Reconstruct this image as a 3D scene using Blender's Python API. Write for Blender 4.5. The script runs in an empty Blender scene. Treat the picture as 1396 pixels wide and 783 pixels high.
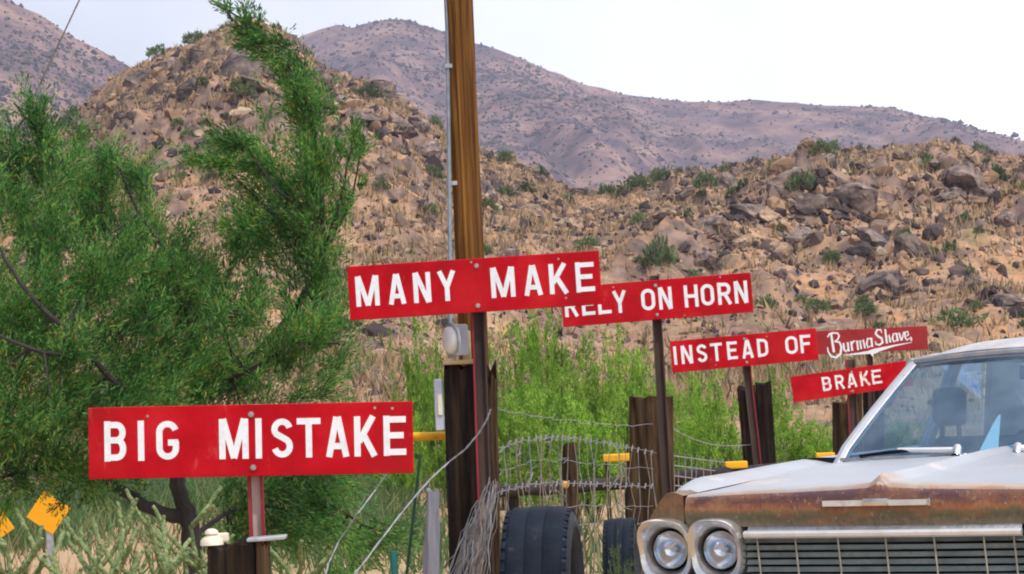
import bpy, bmesh, math, random
import numpy as np
from mathutils import Vector, Matrix
random.seed(7)
rng = np.random.default_rng(7)
PI = math.pi
sc = bpy.context.scene
COL = sc.collection

# ------------------------------------------------------------------ camera
FPX, PW, PH = 3800.0, 1396.0, 783.0          # focal length in photo pixels, photo size
EYE, ROLL = 1.36, math.radians(-2.5)
PITCH = math.atan((510 - PH / 2) / FPX)
cam_d = bpy.data.cameras.new('camera')
cam_d.sensor_width = 36.0
cam_d.lens = FPX / PW * 36.0
cam_d.clip_start, cam_d.clip_end = 0.1, 9000.0
cam_d.dof.use_dof = False
cam = bpy.data.objects.new('camera', cam_d)
COL.objects.link(cam)
RM = Matrix.Rotation(PI / 2 + PITCH, 3, 'X') @ Matrix.Rotation(ROLL, 3, 'Z')
cam.matrix_world = Matrix.Translation((0, 0, EYE)) @ RM.to_4x4()
sc.camera = cam


def at(px, py, d):
    """world point seen at a photo pixel, d metres away along the ground direction +Y"""
    v = RM @ Vector(((px - PW / 2) / FPX, -(py - PH / 2) / FPX, -1.0))
    v *= d / v.y
    return Vector((v.x, v.y, v.z + EYE))


# ------------------------------------------------------------------ light, sky, exposure
SUN_EL, SUN_AZ = math.radians(60), math.radians(148)     # azimuth from +Y clockwise
world = bpy.data.worlds.new('World')
sc.world = world
world.use_nodes = True
nt = world.node_tree
nt.nodes.clear()
wo = nt.nodes.new('ShaderNodeOutputWorld')
bg = nt.nodes.new('ShaderNodeBackground')
bg.inputs['Strength'].default_value = 0.11
sky = nt.nodes.new('ShaderNodeTexSky')
sky.sky_type = 'NISHITA'
sky.sun_disc = False
sky.sun_elevation = SUN_EL
sky.sun_rotation = SUN_AZ
sky.air_density, sky.dust_density, sky.ozone_density = 1.0, 2.0, 1.0
tcw = nt.nodes.new('ShaderNodeTexCoord')
wn = nt.nodes.new('ShaderNodeTexNoise')
wn.inputs['Scale'].default_value = 2.3
wn.inputs['Detail'].default_value = 5
wr = nt.nodes.new('ShaderNodeValToRGB')
wr.color_ramp.elements[0].position, wr.color_ramp.elements[0].color = 0.30, (0.42, 0.42, 0.42, 1)
wr.color_ramp.elements[1].position, wr.color_ramp.elements[1].color = 0.62, (0.97, 0.97, 0.97, 1)
wm = nt.nodes.new('ShaderNodeMixRGB')
wm.inputs[2].default_value = (13.6, 13.9, 14.6, 1)          # thin bright cloud veil
nt.links.new(tcw.outputs['Generated'], wn.inputs['Vector'])
nt.links.new(wn.outputs['Fac'], wr.inputs['Fac'])
wx = nt.nodes.new('ShaderNodeSeparateXYZ')
wmul = nt.nodes.new('ShaderNodeMath'); wmul.operation = 'MULTIPLY_ADD'      # the veil thickens towards one side of the sky
wmul.inputs[1].default_value, wmul.inputs[2].default_value = 1.2, 0.0
wadd = nt.nodes.new('ShaderNodeMath'); wadd.operation = 'ADD'; wadd.use_clamp = True
nt.links.new(tcw.outputs['Generated'], wx.inputs[0])
nt.links.new(wx.outputs['X'], wmul.inputs[0])
nt.links.new(wmul.outputs[0], wadd.inputs[0])
nt.links.new(wr.outputs['Color'], wadd.inputs[1])
nt.links.new(wadd.outputs[0], wm.inputs[0])
nt.links.new(sky.outputs['Color'], wm.inputs[1])
nt.links.new(wm.outputs['Color'], bg.inputs['Color'])
nt.links.new(bg.outputs[0], wo.inputs['Surface'])

sun_d = bpy.data.lights.new('sun', 'SUN')
sun_d.energy = 2.3
sun_d.angle = math.radians(2.0)
sun_d.color = (1.0, 0.965, 0.91)
sun = bpy.data.objects.new('sun', sun_d)
COL.objects.link(sun)
sdir = Vector((math.sin(SUN_AZ) * math.cos(SUN_EL), math.cos(SUN_AZ) * math.cos(SUN_EL), math.sin(SUN_EL)))
sun.rotation_euler = sdir.to_track_quat('Z', 'Y').to_euler()

sc.view_settings.view_transform = 'Standard'
sc.view_settings.look = 'None'
sc.view_settings.exposure = 0.1
sc.view_settings.gamma = 1.0
sc.render.engine = 'CYCLES'
cy = sc.cycles
cy.use_denoising = True
cy.max_bounces = 8
cy.transparent_max_bounces = 16
cy.volume_bounces = 1
cy.filter_width = 2.0
cy.sample_clamp_indirect = 6.0

# ------------------------------------------------------------------ materials
MATS = {}


def mat(name, stops, scale=8.0, rough=0.8, metal=0.0, stretch=(1, 1, 1), bump=0.0, bscale=None, detail=6, coord='Object',
        per_island=None, per_object=0.0, spec=0.3, distort=0.0, transl=0.0, wear=(), steep=None):
    """procedural material: a noise drives a colour ramp; optional bump; optional colour jitter per island / object"""
    m = bpy.data.materials.new(name)
    m.use_nodes = True
    n, l = m.node_tree.nodes, m.node_tree.links
    p = n['Principled BSDF']
    p.inputs['Roughness'].default_value = rough
    p.inputs['Metallic'].default_value = metal
    p.inputs['Specular IOR Level'].default_value = spec
    tc = n.new('ShaderNodeTexCoord')
    mp = n.new('ShaderNodeMapping')
    mp.inputs['Scale'].default_value = stretch
    l.new(tc.outputs[coord], mp.inputs['Vector'])
    oi = n.new('ShaderNodeObjectInfo')
    ad = n.new('ShaderNodeVectorMath')
    ad.operation = 'ADD'
    ml = n.new('ShaderNodeMath')
    ml.operation = 'MULTIPLY'
    ml.inputs[1].default_value = 37.0 if coord == 'Object' else 0.0
    l.new(oi.outputs['Random'], ml.inputs[0])
    l.new(mp.outputs[0], ad.inputs[0])
    l.new(ml.outputs[0], ad.inputs[1])
    nz = n.new('ShaderNodeTexNoise')
    nz.inputs['Scale'].default_value = scale
    nz.inputs['Detail'].default_value = detail
    nz.inputs['Roughness'].default_value = 0.62
    nz.inputs['Distortion'].default_value = distort
    l.new(ad.outputs[0], nz.inputs['Vector'])
    rp = n.new('ShaderNodeValToRGB')
    els = rp.color_ramp.elements
    while len(els) < len(stops):
        els.new(0.5)
    for e, (pos, c) in zip(els, stops):
        e.position = pos
        e.color = (*c, 1)
    l.new(nz.outputs['Fac'], rp.inputs['Fac'])
    out = rp.outputs['Color']
    if per_island:
        ge = n.new('ShaderNodeNewGeometry')
        r2 = n.new('ShaderNodeValToRGB')
        e2 = r2.color_ramp.elements
        while len(e2) < len(per_island):
            e2.new(0.5)
        for e, (pos, c) in zip(e2, per_island):
            e.position = pos
            e.color = (*c, 1)
        l.new(ge.outputs['Random Per Island'], r2.inputs['Fac'])
        mx = n.new('ShaderNodeMixRGB')
        mx.blend_type = 'MULTIPLY'
        mx.inputs[0].default_value = 1.0
        l.new(out, mx.inputs[1])
        l.new(r2.outputs['Color'], mx.inputs[2])
        out = mx.outputs['Color']
    if per_object:
        mr = n.new('ShaderNodeMapRange')
        mr.inputs['To Min'].default_value = 1 - per_object
        mr.inputs['To Max'].default_value = 1 + per_object
        l.new(oi.outputs['Random'], mr.inputs['Value'])
        hs = n.new('ShaderNodeHueSaturation')
        l.new(mr.outputs[0], hs.inputs['Value'])
        l.new(out, hs.inputs['Color'])
        out = hs.outputs['Color']
    for (wc, ws_, wst, lo, hi, amt) in wear:            # stains, chips and runs with ragged edges of their own
        m2 = n.new('ShaderNodeMapping'); m2.inputs['Scale'].default_value = wst
        l.new(ad.outputs[0], m2.inputs['Vector'])
        z2 = n.new('ShaderNodeTexNoise'); z2.inputs['Scale'].default_value = ws_; z2.inputs['Detail'].default_value = 8; z2.inputs['Roughness'].default_value = .7
        l.new(m2.outputs[0], z2.inputs['Vector'])
        q2 = n.new('ShaderNodeMapRange'); q2.inputs['From Min'].default_value = lo; q2.inputs['From Max'].default_value = hi; q2.inputs['To Max'].default_value = amt
        l.new(z2.outputs['Fac'], q2.inputs['Value'])
        mx2 = n.new('ShaderNodeMixRGB'); mx2.inputs[2].default_value = (*wc, 1)
        l.new(q2.outputs[0], mx2.inputs[0]); l.new(out, mx2.inputs[1])
        out = mx2.outputs[0]
    if steep:                                            # bare rock wherever the ground is too steep to hold soil
        sc_, lo, hi = steep
        ge3 = n.new('ShaderNodeNewGeometry'); sx3 = n.new('ShaderNodeSeparateXYZ')
        l.new(ge3.outputs['True Normal'], sx3.inputs[0])
        z3 = n.new('ShaderNodeTexNoise'); z3.inputs['Scale'].default_value = 1.3; z3.inputs['Detail'].default_value = 8
        l.new(ad.outputs[0], z3.inputs['Vector'])
        a3 = n.new('ShaderNodeMath'); a3.operation = 'MULTIPLY_ADD'; a3.inputs[1].default_value = .3
        l.new(z3.outputs['Fac'], a3.inputs[0]); l.new(sx3.outputs['Z'], a3.inputs[2])
        q3 = n.new('ShaderNodeMapRange'); q3.inputs['From Min'].default_value = hi; q3.inputs['From Max'].default_value = lo; q3.inputs['To Max'].default_value = .92
        l.new(a3.outputs[0], q3.inputs['Value'])
        r3 = n.new('ShaderNodeValToRGB')
        for e, (pos, c) in zip(r3.color_ramp.elements, sc_): e.position = pos; e.color = (*c, 1)
        l.new(z3.outputs['Fac'], r3.inputs['Fac'])
        m3 = n.new('ShaderNodeMixRGB')
        l.new(q3.outputs[0], m3.inputs[0]); l.new(out, m3.inputs[1]); l.new(r3.outputs[0], m3.inputs[2])
        out = m3.outputs[0]
    l.new(out, p.inputs['Base Color'])
    if bump:
        bz = nz
        if bscale:
            bz = n.new('ShaderNodeTexNoise')
            bz.inputs['Scale'].default_value = bscale
            bz.inputs['Detail'].default_value = 6
            l.new(ad.outputs[0], bz.inputs['Vector'])
        bp = n.new('ShaderNodeBump')
        bp.inputs['Strength'].default_value = bump
        bp.inputs['Distance'].default_value = 0.02
        l.new(bz.outputs['Fac'], bp.inputs['Height'])
        l.new(bp.outputs[0], p.inputs['Normal'])
    if transl:
        tr = n.new('ShaderNodeBsdfTranslucent')
        l.new(out, tr.inputs['Color'])
        ms = n.new('ShaderNodeMixShader')
        ms.inputs[0].default_value = transl
        l.new(p.outputs[0], ms.inputs[1])
        l.new(tr.outputs[0], ms.inputs[2])
        l.new(ms.outputs[0], n['Material Output'].inputs['Surface'])
    MATS[name] = m
    return m


# ------------------------------------------------------------------ mesh and object helpers
def mesh(name, vs, fs, mats, smooth=False, mi=None):
    me = bpy.data.meshes.new(name)
    if isinstance(vs, np.ndarray):
        vs = vs.tolist()
    me.from_pydata([tuple(v) for v in vs], [], fs)
    for m in (mats if isinstance(mats, (list, tuple)) else [mats]):
        me.materials.append(m)
    if mi is not None:
        me.polygons.foreach_set('material_index', mi)
    if smooth:
        me.polygons.foreach_set('use_smooth', [True] * len(me.polygons))
    me.update()
    return me


def fast_mesh(name, V, F, m, smooth=False):
    """numpy vertices (n,3) and faces (m,k), all faces of one size"""
    me = bpy.data.meshes.new(name)
    V = np.asarray(V, dtype=np.float32)
    F = np.asarray(F, dtype=np.int32)
    k = F.shape[1]
    me.vertices.add(len(V))
    me.vertices.foreach_set('co', V.ravel())
    me.loops.add(F.size)
    me.loops.foreach_set('vertex_index', F.ravel())
    me.polygons.add(len(F))
    me.polygons.foreach_set('loop_start', np.arange(0, F.size, k, dtype=np.int32))
    me.polygons.foreach_set('loop_total', np.full(len(F), k, dtype=np.int32))
    me.polygons.foreach_set('use_smooth', np.full(len(F), bool(smooth)))
    me.materials.append(m)
    me.update(calc_edges=True)
    return me


def link(name, me, parent=None, loc=None):
    o = bpy.data.objects.new(name, me)
    COL.objects.link(o)
    if parent is not None:
        o.parent = parent
    if loc is not None:
        o.location = loc
    return o


def tag(o, label=None, cat=None, group=None, kind=None):
    if label: o['label'] = label
    if cat: o['category'] = cat
    if group: o['group'] = group
    if kind: o['kind'] = kind
    return o


def thing(name, loc, label, cat, group=None, rz=0.0):
    o = bpy.data.objects.new(name, None)
    o.empty_display_size = 0.1
    COL.objects.link(o)
    o.location = loc
    o.rotation_euler = (0, 0, rz)
    return tag(o, label, cat, group)


class G:
    """geometry collector; vertices in world space, shifted by the thing's base when built"""
    def __init__(s):
        s.v, s.f, s.mi = [], [], []

    def add(s, vs, fs, mi=0):
        b = len(s.v)
        s.v += [Vector(v) for v in vs]
        s.f += [tuple(b + i for i in f) for f in fs]
        s.mi += [mi] * len(fs)
        return s

    def box(s, c, size, rot=None, mi=0):
        hx, hy, hz = size[0] / 2, size[1] / 2, size[2] / 2
        vs = [Vector((x, y, z)) for x in (-hx, hx) for y in (-hy, hy) for z in (-hz, hz)]
        if rot is not None: vs = [rot @ v for v in vs]
        c = Vector(c)
        return s.add([v + c for v in vs], [(0, 1, 3, 2), (4, 6, 7, 5), (0, 4, 5, 1), (2, 3, 7, 6), (0, 2, 6, 4), (1, 5, 7, 3)], mi)

    def rbox(s, c, size, r, seg=2, rot=None, mi=0):
        bm = bmesh.new()
        bmesh.ops.create_cube(bm, size=1)
        for v in bm.verts: v.co = Vector((v.co.x * size[0], v.co.y * size[1], v.co.z * size[2]))
        bmesh.ops.bevel(bm, geom=bm.edges[:], offset=r, segments=seg, affect='EDGES', profile=0.6)
        bm.verts.index_update()
        c = Vector(c)
        vs = [(rot @ v.co if rot is not None else v.co.copy()) + c for v in bm.verts]
        s.add(vs, [tuple(v.index for v in f.verts) for f in bm.faces], mi)
        bm.free()
        return s

    def tube(s, pts, rad, n=6, cap=True, mi=0):
        pts = [Vector(p) for p in pts]
        k = len(pts)
        rad = rad if isinstance(rad, (list, tuple)) else [rad] * k
        t0 = (pts[1] - pts[0]).normalized()
        u = t0.cross(Vector((0.31, 0.83, 0.47)))
        if u.length < 1e-3: u = t0.cross(Vector((1, 0, 0)))
        u.normalize()
        b = len(s.v)
        for i in range(k):
            t = (pts[min(i + 1, k - 1)] - pts[max(i - 1, 0)]).normalized()
            u = (u - t * u.dot(t)).normalized()
            w = t.cross(u)
            for j in range(n):
                a = 2 * PI * j / n
                s.v.append(pts[i] + (u * math.cos(a) + w * math.sin(a)) * rad[i])
        for i in range(k - 1):
            for j in range(n):
                j2 = (j + 1) % n
                s.f.append((b + i * n + j, b + i * n + j2, b + (i + 1) * n + j2, b + (i + 1) * n + j))
                s.mi.append(mi)
        if cap:
            s.f.append(tuple(b + j for j in range(n))[::-1]); s.mi.append(mi)
            s.f.append(tuple(b + (k - 1) * n + j for j in range(n))); s.mi.append(mi)
        return s

    def lathe(s, prof, n=24, M=None, mi=0, close=False):
        """prof: (radius, height) pairs turned round local Z"""
        b = len(s.v)
        for r, h in prof:
            for j in range(n):
                a = 2 * PI * j / n
                v = Vector((r * math.cos(a), r * math.sin(a), h))
                s.v.append(M @ v if M is not None else v)
        k = len(prof)
        for i in range(k if close else k - 1):
            i2 = (i + 1) % k
            for j in range(n):
                j2 = (j + 1) % n
                s.f.append((b + i * n + j, b + i * n + j2, b + i2 * n + j2, b + i2 * n + j)); s.mi.append(mi)
        return s

    def grid(s, fn, nu, nv, mi=0):
        b = len(s.v)
        for i in range(nu + 1):
            for j in range(nv + 1):
                s.v.append(Vector(fn(i / nu, j / nv)))
        for i in range(nu):
            for j in range(nv):
                a = b + i * (nv + 1) + j
                s.f.append((a, a + nv + 1, a + nv + 2, a + 1)); s.mi.append(mi)
        return s

    def build(s, name, mats, parent=None, smooth=False, base=None):
        if base is None and parent is not None:
            base = Vector((0, 0, 0))
            p = parent
            while p is not None:
                base = base + p.location
                p = p.parent
        base = base or Vector((0, 0, 0))
        me = mesh(name, [v - base for v in s.v], s.f, mats, smooth, s.mi)
        if smooth:
            bm = bmesh.new(); bm.from_mesh(me)
            for e in bm.edges:
                if len(e.link_faces) == 2 and e.calc_face_angle(0) > 0.7: e.smooth = False
            bm.to_mesh(me); bm.free()
        return link(name, me, parent)


LANDMARKS = [(60, 160, 'behind the top of the tree'), (120, 330, 'behind the thick of the tree'), (235, 100, 'on the skyline side of the peaked hill'), (330, 70, 'around the summit'), (330, 200, 'under the summit'),
             (460, 120, 'along the falling ridge'), (440, 330, 'behind the tall green shoot'), (540, 250, 'short of the utility pole'), (500, 470, 'below the central sign'), (700, 270, 'just past the utility pole'), (720, 330, 'above the central sign'),
             (830, 300, 'on the saddle'), (900, 340, 'above the horn sign'), (980, 400, 'next to the end of the horn sign'), (980, 260, 'at the near end of the second hill'), (1100, 215, 'on the crest of the second hill'),
             (1110, 300, 'amid the outcrops'), (1110, 400, 'above the script sign'), (1290, 215, 'on the crest over the car'), (1290, 310, 'on the slope over the car'), (1330, 420, 'right above the car roof'), (820, 480, 'behind the green bushes')]


def where(px, py):
    return min(LANDMARKS, key=lambda q: (q[0] - px) ** 2 + (1.3 * (q[1] - py)) ** 2)[2]


# value noise -------------------------------------------------------
_T = rng.random((256, 256))


def vnoise(x, y):
    xi, yi = np.floor(x).astype(int), np.floor(y).astype(int)
    fx, fy = x - xi, y - yi
    fx, fy = fx * fx * (3 - 2 * fx), fy * fy * (3 - 2 * fy)
    a, b = _T[xi % 256, yi % 256], _T[(xi + 1) % 256, yi % 256]
    c, d = _T[xi % 256, (yi + 1) % 256], _T[(xi + 1) % 256, (yi + 1) % 256]
    return (a * (1 - fx) + b * fx) * (1 - fy) + (c * (1 - fx) + d * fx) * fy - 0.5


def fbm(x, y, oct=5, gain=0.5):
    r, a = 0, 1.0
    for k in range(oct):
        r = r + a * vnoise(x * 2 ** k + 17.3 * k, y * 2 ** k + 9.1 * k)
        a *= gain
    return r


def grid_mesh(name, xs, ys, Z, m, smooth=True):
    X, Y = np.meshgrid(xs, ys)
    V = np.stack([X.ravel(), Y.ravel(), Z.ravel()], 1)
    nx, ny = len(xs), len(ys)
    i, j = np.meshgrid(np.arange(nx - 1), np.arange(ny - 1))
    a = (j * nx + i).ravel()
    return fast_mesh(name, V, np.stack([a, a + 1, a + nx + 1, a + nx], 1), m, smooth)
HAZE = 0.00021
# ================================================================== SETTING: ground, hill, mountains, haze
mat('dry_ground', [(0.25, (.30, .19, .10)), (.5, (.42, .28, .16)), (.75, (.50, .36, .22))], scale=.35, rough=.95, bump=.4, bscale=6, spec=.1)
mat('hill_soil', [(.34, (.15, .095, .075)), (.44, (.30, .175, .115)), (.52, (.41, .245, .15)), (.60, (.47, .25, .125)), (.72, (.47, .32, .19))], scale=.22, rough=.95, bump=.9, bscale=2.5,
    detail=10, spec=.1, wear=[((.19, .135, .11), 5.0, (1, 1, 1), .50, .60, .6), ((.11, .085, .082), .9, (1, 1, 1), .50, .62, .75), ((.50, .38, .25), 1.4, (1, 1, 1), .56, .66, .6), ((.17, .18, .08), .5, (1, 1, 1), .55, .68, .5)], steep=(((.35, (.085, .062, .062)), (.65, (.30, .205, .16))), .72, .88))
mat('mountain_soil', [(.38, (.07, .052, .058)), (.47, (.13, .085, .085)), (.54, (.20, .125, .11)), (.63, (.29, .185, .14))], scale=.03, rough=.95, detail=12, spec=.05,
    wear=[((.05, .055, .055), .09, (1, 1, 1), .54, .60, .7), ((.33, .21, .17), .05, (1, 1, 1), .56, .64, .5)])  # mild purple in the rock colour carries part of the haze tint
mat('boulder_rock', [(.33, (.05, .04, .04)), (.47, (.15, .112, .10)), (.58, (.23, .17, .145)), (.7, (.36, .26, .19))], scale=2.0, rough=.9, bump=1.0, bscale=4, per_object=.35, spec=.15,
    wear=[((.025, .02, .02), 3.0, (1, 1, .45), .54, .62, .8), ((.42, .30, .20), 2.6, (1, 1, 1), .58, .66, .6)])
mat('tan_rock', [(.33, (.12, .085, .07)), (.47, (.27, .18, .125)), (.56, (.36, .25, .165)), (.7, (.47, .34, .23))], scale=2.6, rough=.9, bump=1.0, bscale=4, per_object=.25, spec=.15,
    wear=[((.06, .045, .04), 3.2, (1, 1, .5), .55, .63, .75)])
mat('loose_stone', [(.3, (.8, .8, .8)), (.7, (1, 1, 1))], scale=1.5, rough=.92, spec=.1,
    per_island=[(0, (.035, .028, .03)), (.32, (.09, .067, .066)), (.58, (.19, .13, .108)), (.76, (.33, .21, .13)), (.94, (.42, .27, .16)), (1, (.50, .39, .28))])
mat('dry_grass', [(.3, (.75, .75, .75)), (.7, (1, 1, 1))], scale=.3, rough=.9, spec=.1, transl=.25,
    per_island=[(0, (.58, .43, .26)), (.40, (.47, .31, .18)), (.65, (.33, .24, .13)), (.82, (.17, .15, .09)), (.92, (.12, .15, .06)), (1, (.09, .07, .06))])
mat('hill_shrub_leaf', [(.3, (.7, .7, .7)), (.7, (1, 1, 1))], scale=.5, rough=.8, spec=.1, transl=.25, per_object=.35,
    per_island=[(0, (.08, .11, .05)), (.5, (.13, .19, .08)), (1, (.22, .29, .12))])
mat('far_shrub_leaf', [(.3, (.7, .7, .7)), (.7, (1, 1, 1))], scale=.5, rough=.9, spec=.05,
    per_island=[(0, (.025, .04, .035)), (.5, (.05, .06, .05)), (1, (.10, .085, .075))])

g = bpy.data.objects.new('ground', grid_mesh('ground', np.linspace(-1600, 1600, 41), np.linspace(-60, 2600, 41), np.zeros((41, 41)), MATS['dry_ground']))
COL.objects.link(g)
tag(g, kind='structure')

YR = 215.0


def profile(pts, yr):
    P = sorted(((at(x, y, yr).x, at(x, y, yr).z) for x, y in pts))
    return np.array([p[0] for p in P]), np.array([p[1] for p in P])


HILL_PX = [(-900, 420), (-500, 330), (-250, 260), (0, 218), (100, 172), (120, 150), (150, 122), (180, 97), (215, 80), (250, 65), (300, 38), (335, 28),
           (380, 42), (410, 66), (440, 94), (480, 110), (520, 118), (560, 150), (600, 177), (650, 203), (700, 228), (750, 252),
           (800, 272), (830, 270), (850, 262), (880, 250), (900, 246), (960, 240), (1000, 230), (1060, 223), (1110, 213), (1200, 209),
           (1300, 209), (1396, 222), (1600, 230), (1900, 330), (2400, 470)]
hx, hz = profile(HILL_PX, YR)


def hill_z(X, Y):
    X, Y = np.asarray(X, float), np.asarray(Y, float)
    r = np.interp(X * YR / np.maximum(Y, 30), hx, hz)
    s = (Y - 44 - 5 * vnoise(X / 17, Y * 0 + 3.3)) / (YR - 44)
    up = np.clip(s, 0, 1)
    prof = up * (0.72 + 0.28 * up)
    prof = prof - 0.05 * np.sin(up * PI * 3) * (1 - up) * up * 4
    back = np.clip((Y - YR) / 90, 0, 1)
    z = r * prof * (1 - 0.75 * back * back * (3 - 2 * back))
    damp = np.clip(s * 4, 0, 1) * (1 - .65 * np.exp(-((Y - YR) / 22) ** 2))
    z = z + damp * (2.6 * fbm(X / 19, Y / 23, 3) + 1.3 * fbm(X / 5.5 + 9, Y / 7, 3) + .45 * fbm(X / 1.6, Y / 1.8 + 5, 2))
    om = np.clip((vnoise(X / 13 + 3.7, Y / 17 + 8.1) + .12) * 3.2, 0, 1) * damp          # bedrock breaking through in broken steps
    jag = np.abs(fbm(X / 3.1 + 31, Y / 4.2 + 11, 4, .6))
    stp = fbm(X / 2.2 + 5, Y / 2.6 + 40, 3)
    z = z + om * (2.1 * jag + 1.2 * (np.round(stp * 3) / 3) + .3) * np.clip(Y / 120, .4, 1.2)
    edge = np.clip((np.abs(X) - 85) / 25, 0, 1)
    z = z * (1 - edge) - 1.2 * (s < 0) * np.clip(-s * 12, 0, 1) - 3 * edge
    return z


def hill_hit(px, py):
    a, b = at(px, py, 45), at(px, py, 260)
    t = np.linspace(0, 1, 900)
    X, Y, Z = a.x + (b.x - a.x) * t, a.y + (b.y - a.y) * t, a.z + (b.z - a.z) * t
    h = hill_z(X, Y)
    k = np.argmax(h > Z) if np.any(h > Z) else np.argmin(np.abs(h - Z))
    return Vector((X[k], Y[k], h[k]))


xs, ys = np.linspace(-98, 98, 640), np.concatenate([np.linspace(36, 232, 520), np.linspace(234, 330, 40)])
HX, HY = np.meshgrid(xs, ys)
o = link('hill', grid_mesh('hill', xs, ys, hill_z(HX, HY), MATS['hill_soil']))
tag(o, kind='structure')


def mountain(name, pts, yr, y0, y1, x0, x1, amp):
    mx, mz = profile(pts, yr)

    def fz(X, Y):
        r = np.interp(X * yr / np.maximum(Y, 50), mx, mz)
        s = np.clip((Y - y0) / (yr - y0), 0, 1)
        b = np.clip((Y - yr) / (y1 - yr), 0, 1)
        z = r * s ** 1.15 * (1 - .8 * b)
        near = 1 - .8 * np.exp(-((Y - yr) / (.1 * yr)) ** 2)
        rd = np.abs(fbm(X / 90 + Y / 700, Y / 400, 4))
        return z + np.clip(s * 3, 0, 1) * near * amp * (fbm(X / 160, Y / 190, 4) - 1.3 * rd + .3) - 4 * (s <= 0)
    xs, ys = np.linspace(x0, x1, 330), np.linspace(y0 - 30, y1, 150)
    A, B = np.meshgrid(xs, ys)
    o = link(name, grid_mesh(name, xs, ys, fz(A, B), MATS['mountain_soil']))
    tag(o, kind='structure')
    return fz


m1 = mountain('mountain', [(-900, -120), (-300, -90), (-100, -50), (0, -12), (20, 0), (60, 20), (100, 45), (140, 66), (180, 88), (260, 150), (400, 260), (560, 400), (700, 480)],
              1300, 600, 1750, -560, 60, 22)
m2 = mountain('mountain', [(-400, 330), (100, 230), (300, 130), (380, 75), (410, 52), (450, 40), (465, 36), (480, 44), (505, 34), (530, 30), (560, 34), (580, 42), (620, 52), (660, 62), (700, 77), (750, 99),
                           (800, 118), (850, 128), (900, 133), (1000, 136), (1060, 136), (1150, 143), (1200, 146), (1280, 156), (1330, 172), (1396, 192), (1550, 240), (1900, 330), (2300, 470)],
              1800, 800, 2300, -420, 720, 40)


def place_far(fz, n, x0, x1, y0, y1, r0, r1):
    X, Y = rng.uniform(x0, x1, n), rng.uniform(y0, y1, n)
    keep = vnoise(X / 60, Y / 90) > rng.uniform(-.5, .35, n)
    X, Y = X[keep], Y[keep]
    return X, Y, fz(X, Y), rng.uniform(r0, r1, len(X)) ** 1.0


octa = np.array([(1, 0, 0), (-.5, .87, 0), (-.5, -.87, 0), (0, 0, 1.25), (.75, .5, .55), (-.8, .3, .6), (.2, -.8, .5)])
octf = np.array([(0, 4, 6), (4, 3, 6), (4, 5, 3), (5, 6, 3), (0, 1, 4), (1, 5, 4), (1, 2, 5), (2, 6, 5), (2, 0, 6)])


def scatter(base, faces, X, Y, Z, R, squash=1.0, tilt=0.0, jit=0.0):
    n, k = len(X), len(base)
    a = rng.uniform(0, 2 * PI, n)
    c, s = np.cos(a), np.sin(a)
    B = base[None] * (1 + jit * rng.uniform(-1, 1, (n, k, 1)))
    sc_ = np.stack([R * rng.uniform(.6, 1.5, n), R * rng.uniform(.6, 1.5, n), R * squash * rng.uniform(.5, 1.5, n)], 1)
    B = B * sc_[:, None, :]
    x = B[..., 0] * c[:, None] - B[..., 1] * s[:, None]
    y = B[..., 0] * s[:, None] + B[..., 1] * c[:, None]
    V = np.stack([x + X[:, None], y + Y[:, None], B[..., 2] + Z[:, None]], -1).reshape(-1, 3)
    F = (faces[None] + (np.arange(n) * k)[:, None, None]).reshape(-1, faces.shape[1])
    return V, F


fv, ff, off = [], [], 0
for (fz, n, a) in ((m1, 26000, (-420, -60, 700, 1320)), (m2, 60000, (-330, 480, 1000, 1830))):
    X, Y, Z, R = place_far(fz, n, *a, .4, 1.2)
    R = R * np.where(rng.random(len(R)) < .06, 2.2, 1.0)
    V, F = scatter(octa, octf, X, Y, Z - .2, R, .8, jit=.25)
    fv.append(V); ff.append(F + off); off += len(V)
o = link('mountain_scrub', fast_mesh('mountain_scrub', np.concatenate(fv), np.concatenate(ff), MATS['far_shrub_leaf']))
tag(o, 'dark specks of scrub dotted over the far purple mountains', 'scrub', kind='stuff')


# ---- boulders
def rock_bm(seed, sub):
    r = random.Random(seed)
    bm = bmesh.new()
    bmesh.ops.create_icosphere(bm, subdivisions=sub, radius=1)
    for _ in range(14):
        d = Vector((r.gauss(0, 1), r.gauss(0, 1), r.gauss(0, .8))).normalized()
        h = r.uniform(.40, .80)
        for v in bm.verts:
            e = v.co.dot(d)
            if e > h: v.co -= d * (e - h)
    for v in bm.verts:
        v.co += Vector((r.gauss(0, .03), r.gauss(0, .03), r.gauss(0, .03)))
        v.co.z *= .8
    return bm


def rock_mesh(seed, m):
    bm = rock_bm(seed, 3)
    me = bpy.data.meshes.new('boulder')
    bm.to_mesh(me); bm.free()
    me.materials.append(m)
    return me


ROCKS = [rock_mesh(100 + k, MATS['boulder_rock']) for k in range(8)]
TANS = [rock_mesh(200 + k, MATS['tan_rock']) for k in range(4)]


def boulder(p, size, label, group=None, tan=False, flat=1.0):
    o = link('boulder', random.choice(TANS if tan else ROCKS))
    o.location = p - Vector((0, 0, .03 * size * flat))
    o.scale = (size * .55 * random.uniform(.9, 1.35), size * .5 * random.uniform(.8, 1.1), size * .62 * flat * random.uniform(.9, 1.15))
    o.rotation_euler = (random.uniform(-.25, .25), random.uniform(-.25, .25), random.uniform(0, 6.28))
    return tag(o, label, 'boulder', group)


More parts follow.
